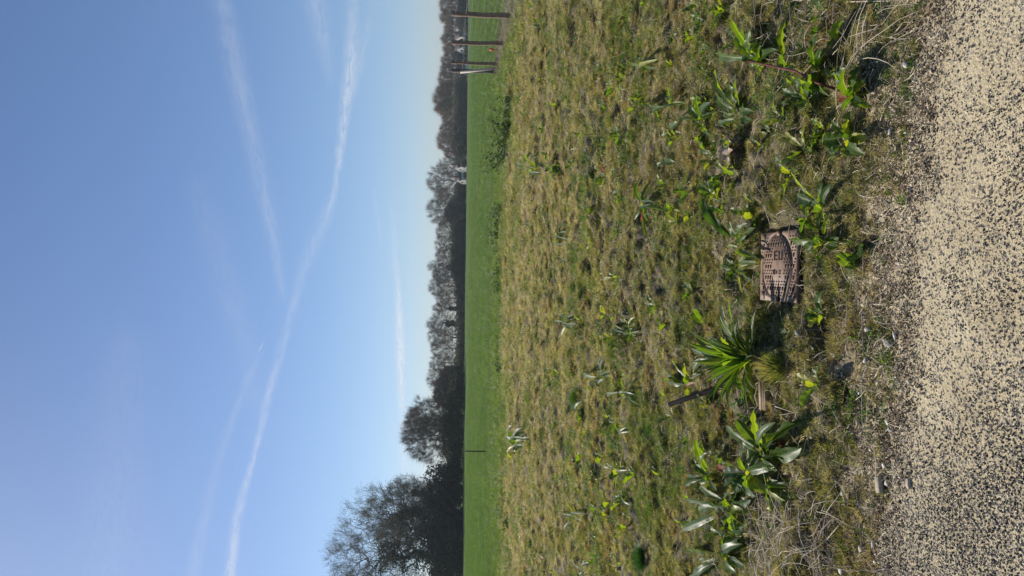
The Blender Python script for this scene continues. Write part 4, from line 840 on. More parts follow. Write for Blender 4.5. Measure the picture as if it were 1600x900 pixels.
lid = link('lid', mesh_np('lid', V, [np.array([[1 + k, 1 + n + k, 1 + n + (k + 1) % n, 1 + (k + 1) % n] for k in range(n)]), np.array([[0, 1 + k, 1 + (k + 1) % n] for k in range(n)])], M_rust), cov)
# raised studs: alternating slanted bars; dark pads paint in the shadow beside each
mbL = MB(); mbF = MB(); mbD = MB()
for ix in range(-6, 7):
    for iy in range(-7, 8):
        x_ = ix * .0255; y_ = iy * .0255 + (.012 if ix % 2 else 0)
        if abs(x_) > W2 - .010 or abs(y_) > H2 - .012: continue
        if .010 < x_ < .080 and abs(y_) < .052: continue      # letters
        if -.055 < x_ <= .010 and abs(y_) < .060: continue
        if abs(math.hypot(x_, y_ - LCY) - LR) < .009: continue
        if x_ > W2 - .05 and y_ > H2 - .06: continue
        if x_ < -W2 + .05 and y_ > H2 - .06: continue
        tgt = mbL if math.hypot(x_, y_) < LR else mbF
        rot = Matrix.Rotation(-.5, 3, 'Z')
        if ix % 2 == 0:
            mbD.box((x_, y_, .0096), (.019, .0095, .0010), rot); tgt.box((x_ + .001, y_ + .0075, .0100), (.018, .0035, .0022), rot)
        else:
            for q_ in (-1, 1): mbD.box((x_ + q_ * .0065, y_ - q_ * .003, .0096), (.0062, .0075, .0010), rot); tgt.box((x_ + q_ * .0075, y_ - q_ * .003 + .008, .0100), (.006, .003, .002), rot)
for o_ in (mbL.build('lid_studs', M_rust, lid), mbF.build('frame_studs', M_rust, [c for c in cov.children if c.name.startswith('frame')][0]), mbD.build('stud_shade', M_joint, cov)): o_['kind'] = 'stuff'
# hinge tabs and notches in corners
M_pad = M_rust
def pad(name, x0, x1, y0, y1, z, ribs=True):
    m_ = MB(); m_.box(((x0 + x1) / 2, (y0 + y1) / 2, z), (x1 - x0, y1 - y0, .003)); 
    if False:
        for k in range(4): m_.box((x0 + (x1 - x0) * (k + .5) / 4, (y0 + y1) / 2, z + .0016), ((x1 - x0) / 9, y1 - y0 - .006, .0010))
    m_.build(name, M_pad, cov)
pad('corner_pad', .118, .156, .135, .186, .0095); pad('corner_pad', -.156, -.118, .140, .186, .0095)
m_ = MB(); m_.box((.152, -.005, .0118), (.02, .03, .005)); m_.box((-.152, .01, .0118), (.02, .034, .005)); m_.build('lifting_lug', M_rust, cov)
m_ = MB(); m_.box((.151, -.028, .0096), (.022, .013, .002)); m_.box((-.151, -.018, .0096), (.022, .016, .002)); m_.build('lifting_slot', M_joint, cov)
# letters EU: letter tops point to +X, letters read towards -Y
m_ = MB(); lz = .0125
def lbar(u0, u1, v0, v1):     # u along reading (-Y), v up (+X)
    m_.box((.030 + (v0 + v1) / 2, .041 - (u0 + u1) / 2, .0100), (v1 - v0, u1 - u0, .0025))
for (u0, u1, v0, v1) in ((0, .008, 0, .042), (.008, .034, 0, .0045), (.008, .030, .0185, .023), (.008, .034, .0375, .042), (.046, .054, .0045, .042), (.046, .084, 0, .0045), (.076, .084, .0045, .042)): lbar(u0, u1, v0, v1)
m_.build('letters_eu', M_joint, lid)
m_ = MB()
for (y_, x_, wx, wy) in ((.045, -.025, .020, .004), (.030, -.025, .020, .004), (.0375, -.0155, .004, .011), (.0375, -.035, .004, .011), (.012, -.026, .016, .004), (-.018, -.018, .003, .022), (-.018, -.026, .003, .022), (-.018, -.034, .003, .022), (-.018, -.048, .005, .012)):
    m_.box((x_, y_, .0105), (wx, wy, .003))
m_.build('small_marks', M_joint, lid)

# ------------------------------------------------------------------ fence
M_post = simple_mat('fence_post_wood', (.16, .10, .07), (.36, .26, .18), 6, .85, .6, dist=.8); M_pole = simple_mat('pale_pole_wood', (.42, .36, .28), (.6, .54, .45), 6, .7, .3); M_wire = simple_mat('wire', (.35, .36, .36), (.5, .5, .5), 3, .4, metal=.6); M_old = simple_mat('grey_post_wood', (.12, .1, .085), (.22, .19, .16), 6, .9, .5)
posts = [(6.75, 14.6), None, None, None, None]
pp = [Vector((6.72, 14.7, 0)), G(808, 25.5), G(794, 68.5), G(782, 100.5), G(778, 112)]
tops = [1.78, None, None, None, None]
tp = [None, (706.3, 24.5), (705.8, 68.5), (705.3, 99.5), (705, 112)]
fence = empty('fence', pp[1]); tag(fence, 'rustic fence of round wooden posts and woven wire with a pale bracing pole', 'fence')
H_ = [1.75]
for k in range(1, 5):
    y_ = pp[k].y; d = raydir(*tp[k]); t = y_ / d.y; H_.append(EYE + d.z * t - pp[k].z)
pp[0].z = float(hground(pp[0].x, pp[0].y))
for k in range(5):
    h = H_[k]; o = pp[k] - fence.location; mb = MB(); lean = Vector((random.uniform(-.02, .02), 0, 0)); r0 = (.075, .072, .068, .062, .075)[k]
    mb.tube([o + Vector((0, 0, -.1)), o + Vector((.008, 0, h * .25)), o + Vector((-.01, 0, h * .5)) + lean * .5, o + Vector((.004, 0, h * .75)) + lean, o + Vector((0, 0, h - .015)) + lean, o + Vector((0, 0, h)) + lean], [r0 * 1.08, r0 * 1.03, r0, r0 * .97, r0 * .95, r0 * .8], 14, True, .06)
    mb.build('post', M_old if k == 4 else M_post, fence, True)
a = pp[3] - fence.location + Vector((-.10, .1, 0)); d = raydir(719.5, 114.5); t = pp[4].y / d.y; e = Vector((d.x * t, d.y * t, EYE + d.z * t)) - fence.location + Vector((0, -.12, 0))
mb = MB(); mb.tube([a, a.lerp(e, .5) + Vector((0, 0, .02)), e], [.05, .048, .045], 10, True, .05); mb.build('brace_pole', M_pole, fence, True)
def fat(k, s, h):    # point on fence bay k at fraction s and height h above the ground
    a, b_ = pp[k], pp[k + 1]; p = a.lerp(b_, s); p.z = float(hground(p.x, p.y)) + h; return p - fence.location
mb = MB()
for k in range(4):
    for hh in (1.66, 1.38): mb.tube([fat(k, s / 4, hh - (.02 if s in (1, 2, 3) else 0)) for s in range(5)], .0022, 4, False)
mb.build('line_wire', M_wire, fence)
mb = MB()
for k in range(4):
    for j in range(9): mb.tube([fat(k, 0, .12 + j * .155), fat(k, 1, .12 + j * .155)], .0013, 3, False)
    nv = int((pp[k + 1] - pp[k]).length / .15)
    for j in range(1, nv): mb.tube([fat(k, j / nv, .1), fat(k, j / nv, 1.38)], .0012, 3, False)
mb.build('woven_wire', M_wire, fence)
# orange tag
pt = fat(2, .30, .40) + fence.location; d = raydir(768, 77); k_ = pt.y / d.y; pt = Vector((d.x * k_, d.y * k_, EYE + d.z * k_)) + Vector((-.01, -.02, 0))
M_or = simple_mat('orange_plastic', (.75, .16, .05), (.85, .24, .09), 10, .4)
mb = MB(); mb.tube([(0, 0, -.085), (0, 0, -.06), (0, 0, -.01), (0, 0, .05), (0, 0, .085)], [.02, .05, .062, .042, .012], 14); o = empty('fence_insulator', pt); mb.build('cap', M_or, o, True)
mb = MB(); mb.tube([(0, 0, -.17), (0, 0, -.13)], .018, 8); mb.tube([(0, 0, -.16), (0, 0, -.08)], .006, 6); mb.build('tail', M_stem, o, True)
tag(o, 'orange plastic cap hanging low on the fence wire between second and third post', 'fence tag')
# dry grass swath below the fence
n = 2600; s = rng.uniform(-1.2, 3.2, n); base = []
def fl(s):
    k = int(min(3, max(0, math.floor(s)))); a, b_ = pp[k], pp[k + 1]; return a + (b_ - a) * (s - k)
pts = np.array([fl(v)[:2] for v in s]) + rng.normal(0, .30, (n, 2)) + np.array([.25, 0])
M_hay = veg_mat('mown_hay', [(0, (.2, .15, .11)), (.5, (.38, .31, .23)), (1, (.55, .47, .37))], 3, .9, .7, .2, (1.1, 1, .9))
hay_src = [blade_mesh('hay%d' % k, 26, M_hay, .10, .10, .26, .006, (-.05, .6), .9, 80 + k, 3, True, .05) for k in range(3)]
scatter('dead_grass_swath', np.stack([pts[:, 0], pts[:, 1], hground(pts[:, 0], pts[:, 1]) + .02], 1), rots(n, .3), rng.uniform(.7, 1.5, n), rng.integers(0, 3, n), hay_src, 'matted pinkish tan dead grass heaped along the foot of the fence', 'dead grass')
# thin stake in the field
M_stake = simple_mat('dark_stake', (.03, .025, .02), (.06, .05, .04), 6, .9)
b = G(761, 705); d = raydir(726.5, 705); t = b.y / d.y; h = EYE + d.z * t - b.z
mb = MB(); mb.tube([(0, 0, -.1), (0, 0, h * .5), (.01, 0, h)], .032, 8); o = mb.build('field_stake', M_stake, None, True, b); tag(o, 'thin dark wooden stake standing alone in the green crop', 'stake')

# ------------------------------------------------------------------ trees
def grow(seed, H, W, trunk_h, npts, nt, twl, shape='round', bias=.35, twigw=.03):
    """attractor grown tree; returns trunk/limb mesh data and twig data, base at origin"""
    r = np.random.default_rng(seed)
    P = []
    while len(P) < npts:
        q = r.uniform(-1, 1, 3); 
        if q @ q > 1: continue
        z = trunk_h + (H - trunk_h) * (q[2] * .5 + .5); zz = (z - trunk_h) / (H - trunk_h)
        if shape == 'round': wz = 1.0
        elif shape == 'vase': wz = .55 + .65 * zz
        elif shape == 'column': wz = 1.1 - .3 * zz
        else: wz = 1.15 - .55 * zz
        lump = .5 + .8 * vnoise(np.array([math.atan2(q[1], q[0]) * 2.2]), np.array([z / H * 6]), seed)[0]
        P.append((q[0] * W / 2 * wz * lump, q[1] * W / 2 * wz * lump, z))
    P = np.array(P); root = np.array([0, 0, trunk_h * .9])
    order = np.argsort(np.linalg.norm(P - root, axis=1)); P = P[order]
    nodes = [np.array([0., 0., 0.]), np.array([r.normal(0, .1), r.normal(0, .1), trunk_h * .5]), root + [0, 0, 0]]; par = [-1, 0, 1]; plen = [0, trunk_h * .5, trunk_h * .9]
    top = H * .62
    k0 = 5
    for k in range(1, k0 + 1):
        nodes.append(np.array([r.normal(0, .03 * W), r.normal(0, .03 * W), trunk_h * .9 + (top - trunk_h * .9) * k / k0])); par.append(len(nodes) - 2); plen.append(plen[-1] + (top - trunk_h) / k0)
    NP = np.zeros((npts * 2 + 20, 3)); NP[:len(nodes)] = nodes; PL = np.zeros(npts * 2 + 20); PL[:len(nodes)] = plen; cnt = len(nodes)
    for p in P:
        d = np.linalg.norm(NP[2:cnt] - p, axis=1); cost = d + bias * PL[2:cnt] * .25 + np.maximum(0, NP[2:cnt, 2] - p[2]) * .9
        j = int(np.argmin(cost)) + 2; dj = np.linalg.norm(NP[j] - p)
        if dj > .12 * H * .6:
            m = NP[j] * .5 + p * .5 + r.normal(0, .05, 3) * dj + [0, 0, -.04 * dj]; NP[cnt] = m; PL[cnt] = PL[j] + dj / 2; par.append(j); cnt += 1; j = cnt - 1
        NP[cnt] = p; PL[cnt] = PL[j] + np.linalg.norm(NP[j] - p); par.append(j); cnt += 1
    NP = NP[:cnt]; w = np.ones(cnt); ch = np.zeros(cnt)
    for k in range(cnt - 1, 0, -1): w[par[k]] += w[k]; ch[par[k]] += 1
    R0 = H * .019; rad_ = R0 * (w / w[0]) ** .52 + .008
    V = []; F = []; base = 0
    for k in range(1, cnt):
        a, b_ = NP[par[k]], NP[k]; t = b_ - a; L_ = np.linalg.norm(t)
        if L_ < 1e-5: continue
        t = t / L_; s = np.cross(t, [.3, .1, .95] if abs(t[2]) < .9 else [1, 0, 0]); s /= np.linalg.norm(s); u = np.cross(t, s); nn = 6 if rad_[k] > .08 else 3
        ra, rb = (rad_[par[k]] if par[k] and rad_[par[k]] < rad_[k] * 1.6 else rad_[k] * 1.15), rad_[k]
        for (c, rr) in ((a, ra), (b_, rb)):
            for m in range(nn):
                th = 2 * math.pi * m / nn; V.append(c + (s * math.cos(th) + u * math.sin(th)) * rr)
        for m in range(nn): F.append([base + m, base + (m + 1) % nn, base + nn + (m + 1) % nn, base + nn + m])
        base += 2 * nn
    # twigs: at all thin nodes
    thin = np.where(w <= 4)[0]; thin = thin[NP[thin, 2] > trunk_h * .6]
    A = NP[r.choice(thin, nt)] + r.normal(0, .012 * H, (nt, 3)); c = np.array([0, 0, trunk_h + (H - trunk_h) * .35]); out = A - c; out /= np.linalg.norm(out, axis=1)[:, None] + 1e-6
    dr = out * .6 + r.normal(0, .55, (nt, 3)) + [0, 0, .25]; dr /= np.linalg.norm(dr, axis=1)[:, None]
    Lw = r.uniform(.4, 1.2, nt)[:, None] * twl; mid = A + dr * Lw * .5 + r.normal(0, .06, (nt, 3)) * twl; B = A + dr * Lw
    sd = np.cross(dr, r.normal(0, 1, (nt, 3))); sd /= np.linalg.norm(sd, axis=1)[:, None] + 1e-6; sd *= twigw * .5
    TV = np.stack([A - sd, A + sd, mid - sd * .7, mid + sd * .7, B - sd * .25, B + sd * .25], 1).reshape(-1, 3); i = np.arange(nt)[:, None] * 6
    TF = np.concatenate([i + [0, 1, 3, 2], i + [2, 3, 5, 4]], 0)
    return V, np.array(F), TV, TF, NP, B
def leaf_cloud(C, size, n, seed, spread):
    r = np.random.default_rng(seed); c = C[r.integers(0, len(C), n)] + r.normal(0, 1, (n, 3)) * spread
    a = r.normal(0, 1, (n, 3)); a /= np.linalg.norm(a, axis=1)[:, None]; b = np.cross(a, r.normal(0, 1, (n, 3))); b /= np.linalg.norm(b, axis=1)[:, None]
    s = (size * r.uniform(.5, 1.3, n))[:, None]
    V = np.stack([c - a * s * .5, c - b * s * .32, c + a * s * .5, c + b * s * .32], 1).reshape(-1, 3)
    return V, np.arange(n * 4).reshape(-1, 4)
def tree_kind(key, seed, H, W, th, npts, nt, twl, shape, twm, buds=0, ivy=0, tw=.03, budm=None):
    V, F, TV, TF, NP, B = grow(seed, H, W, th, npts, nt, twl, shape, twigw=tw)
    d = dict(H=H, trunk=mesh_np('trunk', V, F, M_bark), crown=mesh_np('crown', TV, TF, twm), x=[])
    if buds: bv_, bf = leaf_cloud(B, .16, buds, seed, .12); d['x'].append(('buds', mesh_np('buds', bv_, bf, budm or M_bud)))
    if ivy:
        core = NP[(np.hypot(NP[:, 0], NP[:, 1]) < W * .12) & (NP[:, 2] < H * .72)]
        zz = np.linspace(0, H * ivy, 40); core = np.concatenate([core, np.stack([np.interp(zz, NP[:8, 2], NP[:8, 0]), np.interp(zz, NP[:8, 2], NP[:8, 1]), zz], 1), np.stack([0 * zz, 0 * zz, zz], 1)])
        core = core[core[:, 2] < H * ivy]
        iv, jf = leaf_cloud(core, .4, 5000, seed + 1, np.array([W * .035, W * .035, .3])); d['x'].append(('ivy', mesh_np('ivy', iv, jf, M_ivy)))
    return d
KT = {
 'oakA': tree_kind('oakA', 11, 26, 23, 5, 1500, 15000, 1.5, 'round', M_twig, 9000, .62, .035),
 'oakB': tree_kind('oakB', 12, 18, 12, 3, 900, 8000, 1.3, 'round', M_twig, 2500, .65, .035),
 'snag': tree_kind('snag', 13, 12, 12, 2, 900, 11000, 1.3, 'round', M_twig, 0, 0, .035),
 'bush': tree_kind('bush', 14, 7, 9, .6, 700, 26000, 1.1, 'round', M_twigc, 0, 0, .03),
 'bareA': tree_kind('bareA', 15, 12, 8, 2.2, 500, 4500, 1.3, 'vase', M_twig, 0, .0, .03),
 'bareB': tree_kind('bareB', 16, 12, 7, 2.5, 450, 4000, 1.3, 'column', M_twig, 900, .5, .03),
 'bareC': tree_kind('bareC', 17, 12, 9, 2, 600, 6000, 1.3, 'round', M_twig, 0, 0, .03),
 'farA': tree_kind('farA', 18, 15, 11, 3, 500, 6000, 2.2, 'vase', M_twigb, 0, 0, .05),
 'farB': tree_kind('farB', 19, 15, 10, 2, 500, 7000, 2.2, 'round', M_twigb, 0, 0, .05),
 'farC': tree_kind('farC', 20, 15, 9, 3, 450, 5500, 2.2, 'column', M_twigb, 900, 0, .05),
}
def shrub_kind(seed, H, W, mat, n=7000, size=.28):
    r = np.random.default_rng(seed); C = []
    while len(C) < 500:
        q = r.uniform(-1, 1, 3)
        if q @ q > 1 or q[2] < -.9: continue
        lump = .6 + .6 * vnoise(np.array([math.atan2(q[1], q[0]) * 1.6]), np.array([q[2] * 3]), seed)[0]
        C.append((q[0] * W / 2 * lump, q[1] * W / 2 * .7 * lump, max(.15, H * .45 + q[2] * H * .52 * lump)))
    V, F = leaf_cloud(np.array(C), size, n, seed, .22)
    mb = MB()
    for k in range(9):
        a = r.uniform(0, 6.28); mb.tube([(0, 0, 0), (math.cos(a) * W * .15, math.sin(a) * W * .12, H * .35), (math.cos(a) * W * .3, math.sin(a) * W * .2, H * .75)], [.09, .06, .02], 5, False)
    return dict(H=H, trunk=mb.mesh('stems', M_bark), crown=mesh_np('foliage', V, F, mat), x=[])
KT['shrubA'] = shrub_kind(31, 6, 9, M_ever); KT['shrubB'] = shrub_kind(32, 5, 8, M_ever); KT['brownshrub'] = shrub_kind(33, 5, 8, M_twigb, 8000, .3)
def zbase(px_base, py, Dst):
    d = raydir(px_base, py); return Dst / d.y * d.x, EYE + Dst / d.y * d.z
def base_px(py): return float(np.interp(py, [0, 60, 120, 240, 330, 450, 560, 700, 900], [731, 731, 730, 728, 727, 726.5, 725, 723, 722]))
def place(kind, name, py, top, Dst, label, wfac=1.0, rz=None, group=None, cat='tree', push=0.0):
    K = KT[kind]; Dst2 = Dst + push; x, zz = zbase(base_px(py), py, Dst2)
    zz = float(zfar(np.array([x]), np.array([Dst2]))[0])
    d = raydir(top, py); h = EYE + Dst2 / d.y * d.z - zz; s = h / (K['H'] * 1.0)
    root = empty(name, (x, Dst2, zz - .15)); root.rotation_euler[2] = random.uniform(0, 6.28) if rz is None else rz
    root.scale = (s * wfac, s * wfac, s); tag(root, label, cat, group)
    link('trunk' if cat == 'tree' else 'stems', K['trunk'], root); link('crown' if cat == 'tree' else 'foliage', K['crown'], root)
    for nm, me in K['x']: link(nm, me, root)
    return root

place('oakA', 'bare_tree', 866, 512, 140, 'tallest bare spreading tree at the left edge, light buds and sky showing between its limbs', 1.0)
place('oakB', 'bare_tree', 800, 566, 143, 'half-tall bare tree with ivy dark trunk, just right of the tallest tree', 1.0)
place('oakB', 'bare_tree', 770, 600, 147, 'bare tree on the right flank of the tall left group, open twiggy top', .72, 2.1)
place('bareB', 'bare_tree', 832, 590, 149, 'slim ivy covered trunk standing between the two tallest left trees', 1.0)
place('snag', 'bare_tree', 680, 628, 150, 'broad round bare tree with a dead snag on top, separate from the left group', .85, .4)
place('snag', 'bare_tree', 655, 634, 156, 'bare tree leaning into the right side of the round snag tree', .75, 2.0)
place('bareA', 'bare_tree', 733, 678, 152, 'small bare tree filling the gap between left group and snag tree', 1.0)
place('bush', 'bushy_tree', 612, 678, 165, 'dense dome of fine brown twigs right of the snag tree', 1.0)
place('bush', 'bushy_tree', 588, 688, 172, 'smaller dense brown twig dome at the right of the big one', .8, 1.0)
rowA = [(592, 666, 'bareA', 200, 'bare tree rising behind the right end of the brown domes'), (568, 671, 'bareC', 215, 'bare tree with wide fan top, first right of the brown domes'), (545, 673, 'bareC', 225, 'bare tree with dark forked limbs beside a bright sky gap'), (525, 668, 'bareA', 235, 'single slender straight bare trunk against the pale gap'),
        (506, 667, 'bareB', 240, 'bare tree with olive buds and a dark ivy trunk at the middle of the row'), (482, 676, 'bareB', 245, 'shorter ivy trunked tree left of the olive budded one, seen from the right'), (466, 680, 'bareA', 250, 'low thin bare tree between the ivy trunked and the broad crowned trees'), (448, 670, 'bareC', 255, 'broad crowned bare tree with a clear zigzag central limb'), (432, 676, 'bareA', 258, 'thin bare tree left of a tall pointed one in mid row'),
        (418, 669, 'bareB', 262, 'pointed bare tree with dark trunk above the left end of the dark hedge'), (400, 680, 'bareC', 268, 'low bare crown above the middle of the dark hedge'), (382, 679, 'bareA', 275, 'bare crown with even rounded top behind the dark hedge'), (362, 681, 'bareC', 280, 'bare crown above the thickest stretch of dark hedge'), (345, 679, 'bareB', 285, 'pale budded narrow tree near the right end of the dark hedge'),
        (327, 667, 'bareC', 290, 'tall bare tree over an olive bush at the right end of the dark hedge'), (305, 678, 'bareA', 300, 'light bare tree right of the white gables, smaller of two'), (284, 667, 'bareC', 305, 'largest bare round tree standing behind the third white gable'), (262, 682, 'bareC', 330, 'low bare crown behind the two narrow white gables')]
for (py, top, kd, Dst, lab) in rowA: place(kd, 'bare_tree', py, top, Dst + (30 if py < 310 else 0), lab, random.uniform(.9, 1.15))
rowB = [(240, 695, 'farB', 360, 'low brown tree over the dark hedge block next to the gables'), (222, 683, 'farA', 370, 'brown twiggy tree at the left of the far brown wood'), (203, 688, 'farB', 375, 'brown rounded tree, second from the left in the far brown wood'), (186, 690, 'farC', 380, 'short brown tree in the dip of the far wood outline'), (170, 682, 'farB', 385, 'brown tree left of the highest point of the far wood'), (158, 677, 'farA', 388, 'highest spiky brown tree of the far wood'),
        (142, 683, 'farB', 392, 'brown round crowned tree right of the highest one'), (126, 685, 'farA', 395, 'brown tree just left of the fence end, tall and feathery'), (110, 688, 'farC', 398, 'brown tree seen right behind the bracing pole'), (95, 690, 'farB', 402, 'brown tree behind the third fence post'), (78, 692, 'farC', 405, 'rounded brown tree behind the single white gable in the fence bay'), (62, 690, 'farB', 407, 'rounded brown tree behind the twin white gables'),
        (45, 694, 'farA', 410, 'lower feathery tree in the dip between first and second fence post'), (28, 688, 'farB', 412, 'brown tree behind the nearest fence post'), (8, 687, 'farA', 414, 'brown tree at the right edge of the photo')]
for (py, top, kd, Dst, lab) in rowB: place(kd, 'brown_tree', py, top, Dst, lab, random.uniform(.85, 1.05))
# hedges and undergrowth: each bush its own
GH = 'dark bushes along the foot of the tree line'
hy = [(895, 660, 132), (872, 672, 134), (850, 660, 133), (828, 668, 135), (805, 650, 136), (782, 655, 137), (760, 672, 139), (738, 690, 141), (716, 696, 142), (694, 684, 144), (672, 680, 146), (650, 686, 148), (628, 692, 155), (606, 698, 158), (584, 702, 163)]
hy += [(py, 711 + 4 * math.sin(py * .3), 190 + (560 - py) * .55) for py in range(562, 430, -9)]
hy += [(py, 703 + 3 * math.sin(py * .25), 250 + (430 - py) * .5) for py in range(424, 312, -8)]
hy += [(py, 710 + 3 * math.sin(py * .25), 310) for py in range(306, 286, -8)] + [(py, 703, 345) for py in range(240, 218, -7)] + [(py, 707 + 3 * math.sin(py * .4), 362) for py in range(212, 124, -8)]
hy += [(274, 722, 290), (255.5, 722, 300), (234, 705, 350), (238, 707, 305), (255, 718, 300), (38, 713, 372), (48, 724, 376), (71, 722, 376), (60, 724, 376), (80, 724, 376), (90, 717, 390), (98, 712, 390), (108, 719, 388), (274, 711, 345), (255, 710, 345), (88, 706, 400), (70, 706, 400), (55, 706, 400), (40, 706, 400), (32, 712, 395), (22, 711, 395), (12, 710, 395), (2, 710, 395), (-8, 710, 395)]
for k, (py, top, Dst) in enumerate(hy):
    place(('shrubA', 'shrubB')[k % 2], 'hedge_bush', py, top, Dst, 'dark evergreen bush in the unbroken hedge along the foot of the trees', 1.15, None, GH, 'bush')
place('bush', 'brown_bush', 330, 696, 283, 'olive brown bush under the tall tree at the right end of the dark hedge', .9, None, None, 'bush')
# low continuous row of brambles at field edge hides the trunks' feet
# ------------------------------------------------------------------ houses with white gables
M_wall = simple_mat('white_render', (.55, .53, .49), (.64, .62, .58), .6, .8); M_roof = simple_mat('dark_tiles', (.035, .03, .033), (.06, .05, .052), .8, .6); M_glass = simple_mat('window_glass', (.02, .025, .03), (.04, .045, .05), .5, .1); M_chim = simple_mat('chimney_brick', (.25, .12, .08), (.32, .17, .12), 2, .8)
def house(px_top, py, px_eave, wpy, Dst, depth, label, rz=0.0, px_base=724, windows=()):
    d = raydir(px_top, py); x = Dst / d.y * d.x; za = EYE + Dst / d.y * d.z; m = Dst / FPX
    zb = float(zfar(np.array([x]), np.array([Dst]))[0]) - .1; W = wpy * m; vf = .56 if py < 200 else .42; W = W / vf; He = za - (px_eave - px_top) * m - zb; H = za - zb; rz = rad(-76) + rz * .2; 
    root = empty('house', (x, Dst, zb), rz); tag(root, label, 'house')
    V = [(-W / 2, 0, 0), (W / 2, 0, 0), (W / 2, 0, He), (0, 0, H), (-W / 2, 0, He), (-W / 2, depth, 0), (W / 2, depth, 0), (W / 2, depth, He), (0, depth, H), (-W / 2, depth, He)]
    me = bpy.data.meshes.new('wall'); me.from_pydata(V, [], [(0, 1, 2, 3, 4), (6, 5, 9, 8, 7), (1, 6, 7, 2), (5, 0, 4, 9)]); me.materials.append(M_wall); link('wall', me, root)
    mb = MB(); t = .18; ov = .35
    for s in (-1, 1):
        sl = (H - He) / (W / 2); ex = s * (W / 2 + ov); ez = He - sl * ov
        a = np.array([(0, -.25, H + .02), (ex, -.25, ez + .02), (ex, depth + .25, ez + .02), (0, depth + .25, H + .02)]); b_ = a + [0, 0, t]
        mb.add(np.concatenate([a, b_]), [[0, 1, 2, 3], [4, 7, 6, 5], [0, 4, 5, 1], [1, 5, 6, 2], [2, 6, 7, 3], [3, 7, 4, 0]])
    rf = mb.build('roof', M_roof, root)
    mb = MB(); mb.box((W * .12, depth * .6, H + .3), (.7, .7, 1.5)); mb.build('chimney', M_chim, root)
    for (u, z0, ww, wh) in windows:
        mb = MB(); mb.box((u, -.03, z0 + wh / 2), (ww + .16, .10, wh + .16)); f = mb.build('window', M_wall, root); mb = MB(); mb.box((u, -.075, z0 + wh / 2), (ww, .03, wh)); mb.build('pane', M_glass, f)
house(709.5, 48.5, 721, 13, 384, 5, 'white house with wide gable, right one of the twin gables between first and second post', .25, windows=((-.9, 2.2, .8, 1.2), (.9, 2.2, .8, 1.2), (0, 4.6, .7, .9)))
house(710.5, 62, 721, 12, 386, 5, 'white gabled house partly hidden by the second fence post', -.2, windows=((-.8, 2.2, .8, 1.2), (.6, 2.2, .8, 1.2)))
house(711.5, 79, 721.5, 11, 384, 5, 'white gabled house with dark window alone in the bay right of the second post', .15, windows=((.1, 3.2, 1.1, 1.1),))
house(719.5, 118, 725, 9, 380, 5, 'low white house just left of the bracing pole', .1, windows=((0, 1.2, .8, .9),))
house(705.5, 245.5, 716, 7.5, 318, 3.5, 'narrow white gable beside the dark hedge block, first of three', .1, windows=((.1, 3.0, .6, .9),))
house(709, 265, 718, 8.5, 316, 3.5, 'narrow white gable, middle of the three behind the field', .1, windows=((-.1, 2.6, .6, .9),))
house(713, 284.5, 719.5, 6.5, 300, 3.5, 'smallest white gable under the largest round bare tree', .1, windows=((0, 1.6, .5, .8),))

# ------------------------------------------------------------------ contrails and cirrus: thin ice cloud sheets at altitude
def cloud_mat():
    m, t, N, L, p = new_mat('ice_cloud'); N.remove(p)
    at = N.new('ShaderNodeAttribute'); at.attribute_name = 'dens'; tc = N.new('ShaderNodeAttribute'); tc.attribute_name = 'along'
    n = noise_node(N, L, 1.0, 7, .68, tc.outputs['Vector'], 1.2)
    v = mathn(N, L, 'MULTIPLY', mathn(N, L, 'MULTIPLY', at.outputs['Fac'], .72), mathn(N, L, 'MULTIPLY_ADD', n.outputs[0], 3.6, -1.05, clamp=True), clamp=True)
    d = N.new('ShaderNodeBsdfDiffuse'); d.inputs[0].default_value = (.9, .9, .92, 1); tr = N.new('ShaderNodeBsdfTranslucent'); tr.inputs[0].default_value = (.95, .95, .95, 1)
    mx = N.new('ShaderNodeMixShader'); mx.inputs[0].default_value = .65; L.new(d.outputs[0], mx.inputs[1]); L.new(tr.outputs[0], mx.inputs[2])
    tp_ = N.new('ShaderNodeBsdfTransparent'); m2 = N.new('ShaderNodeMixShader'); L.new(v, m2.inputs[0]); L.new(tp_.outputs[0], m2.inputs[1]); L.new(mx.outputs[0], m2.inputs[2])
    out = [q for q in N if q.type == 'OUTPUT_MATERIAL'][0]; L.new(m2.outputs[0], out.inputs[0]); return m
M_cloud = cloud_mat()
ALT = [9000]
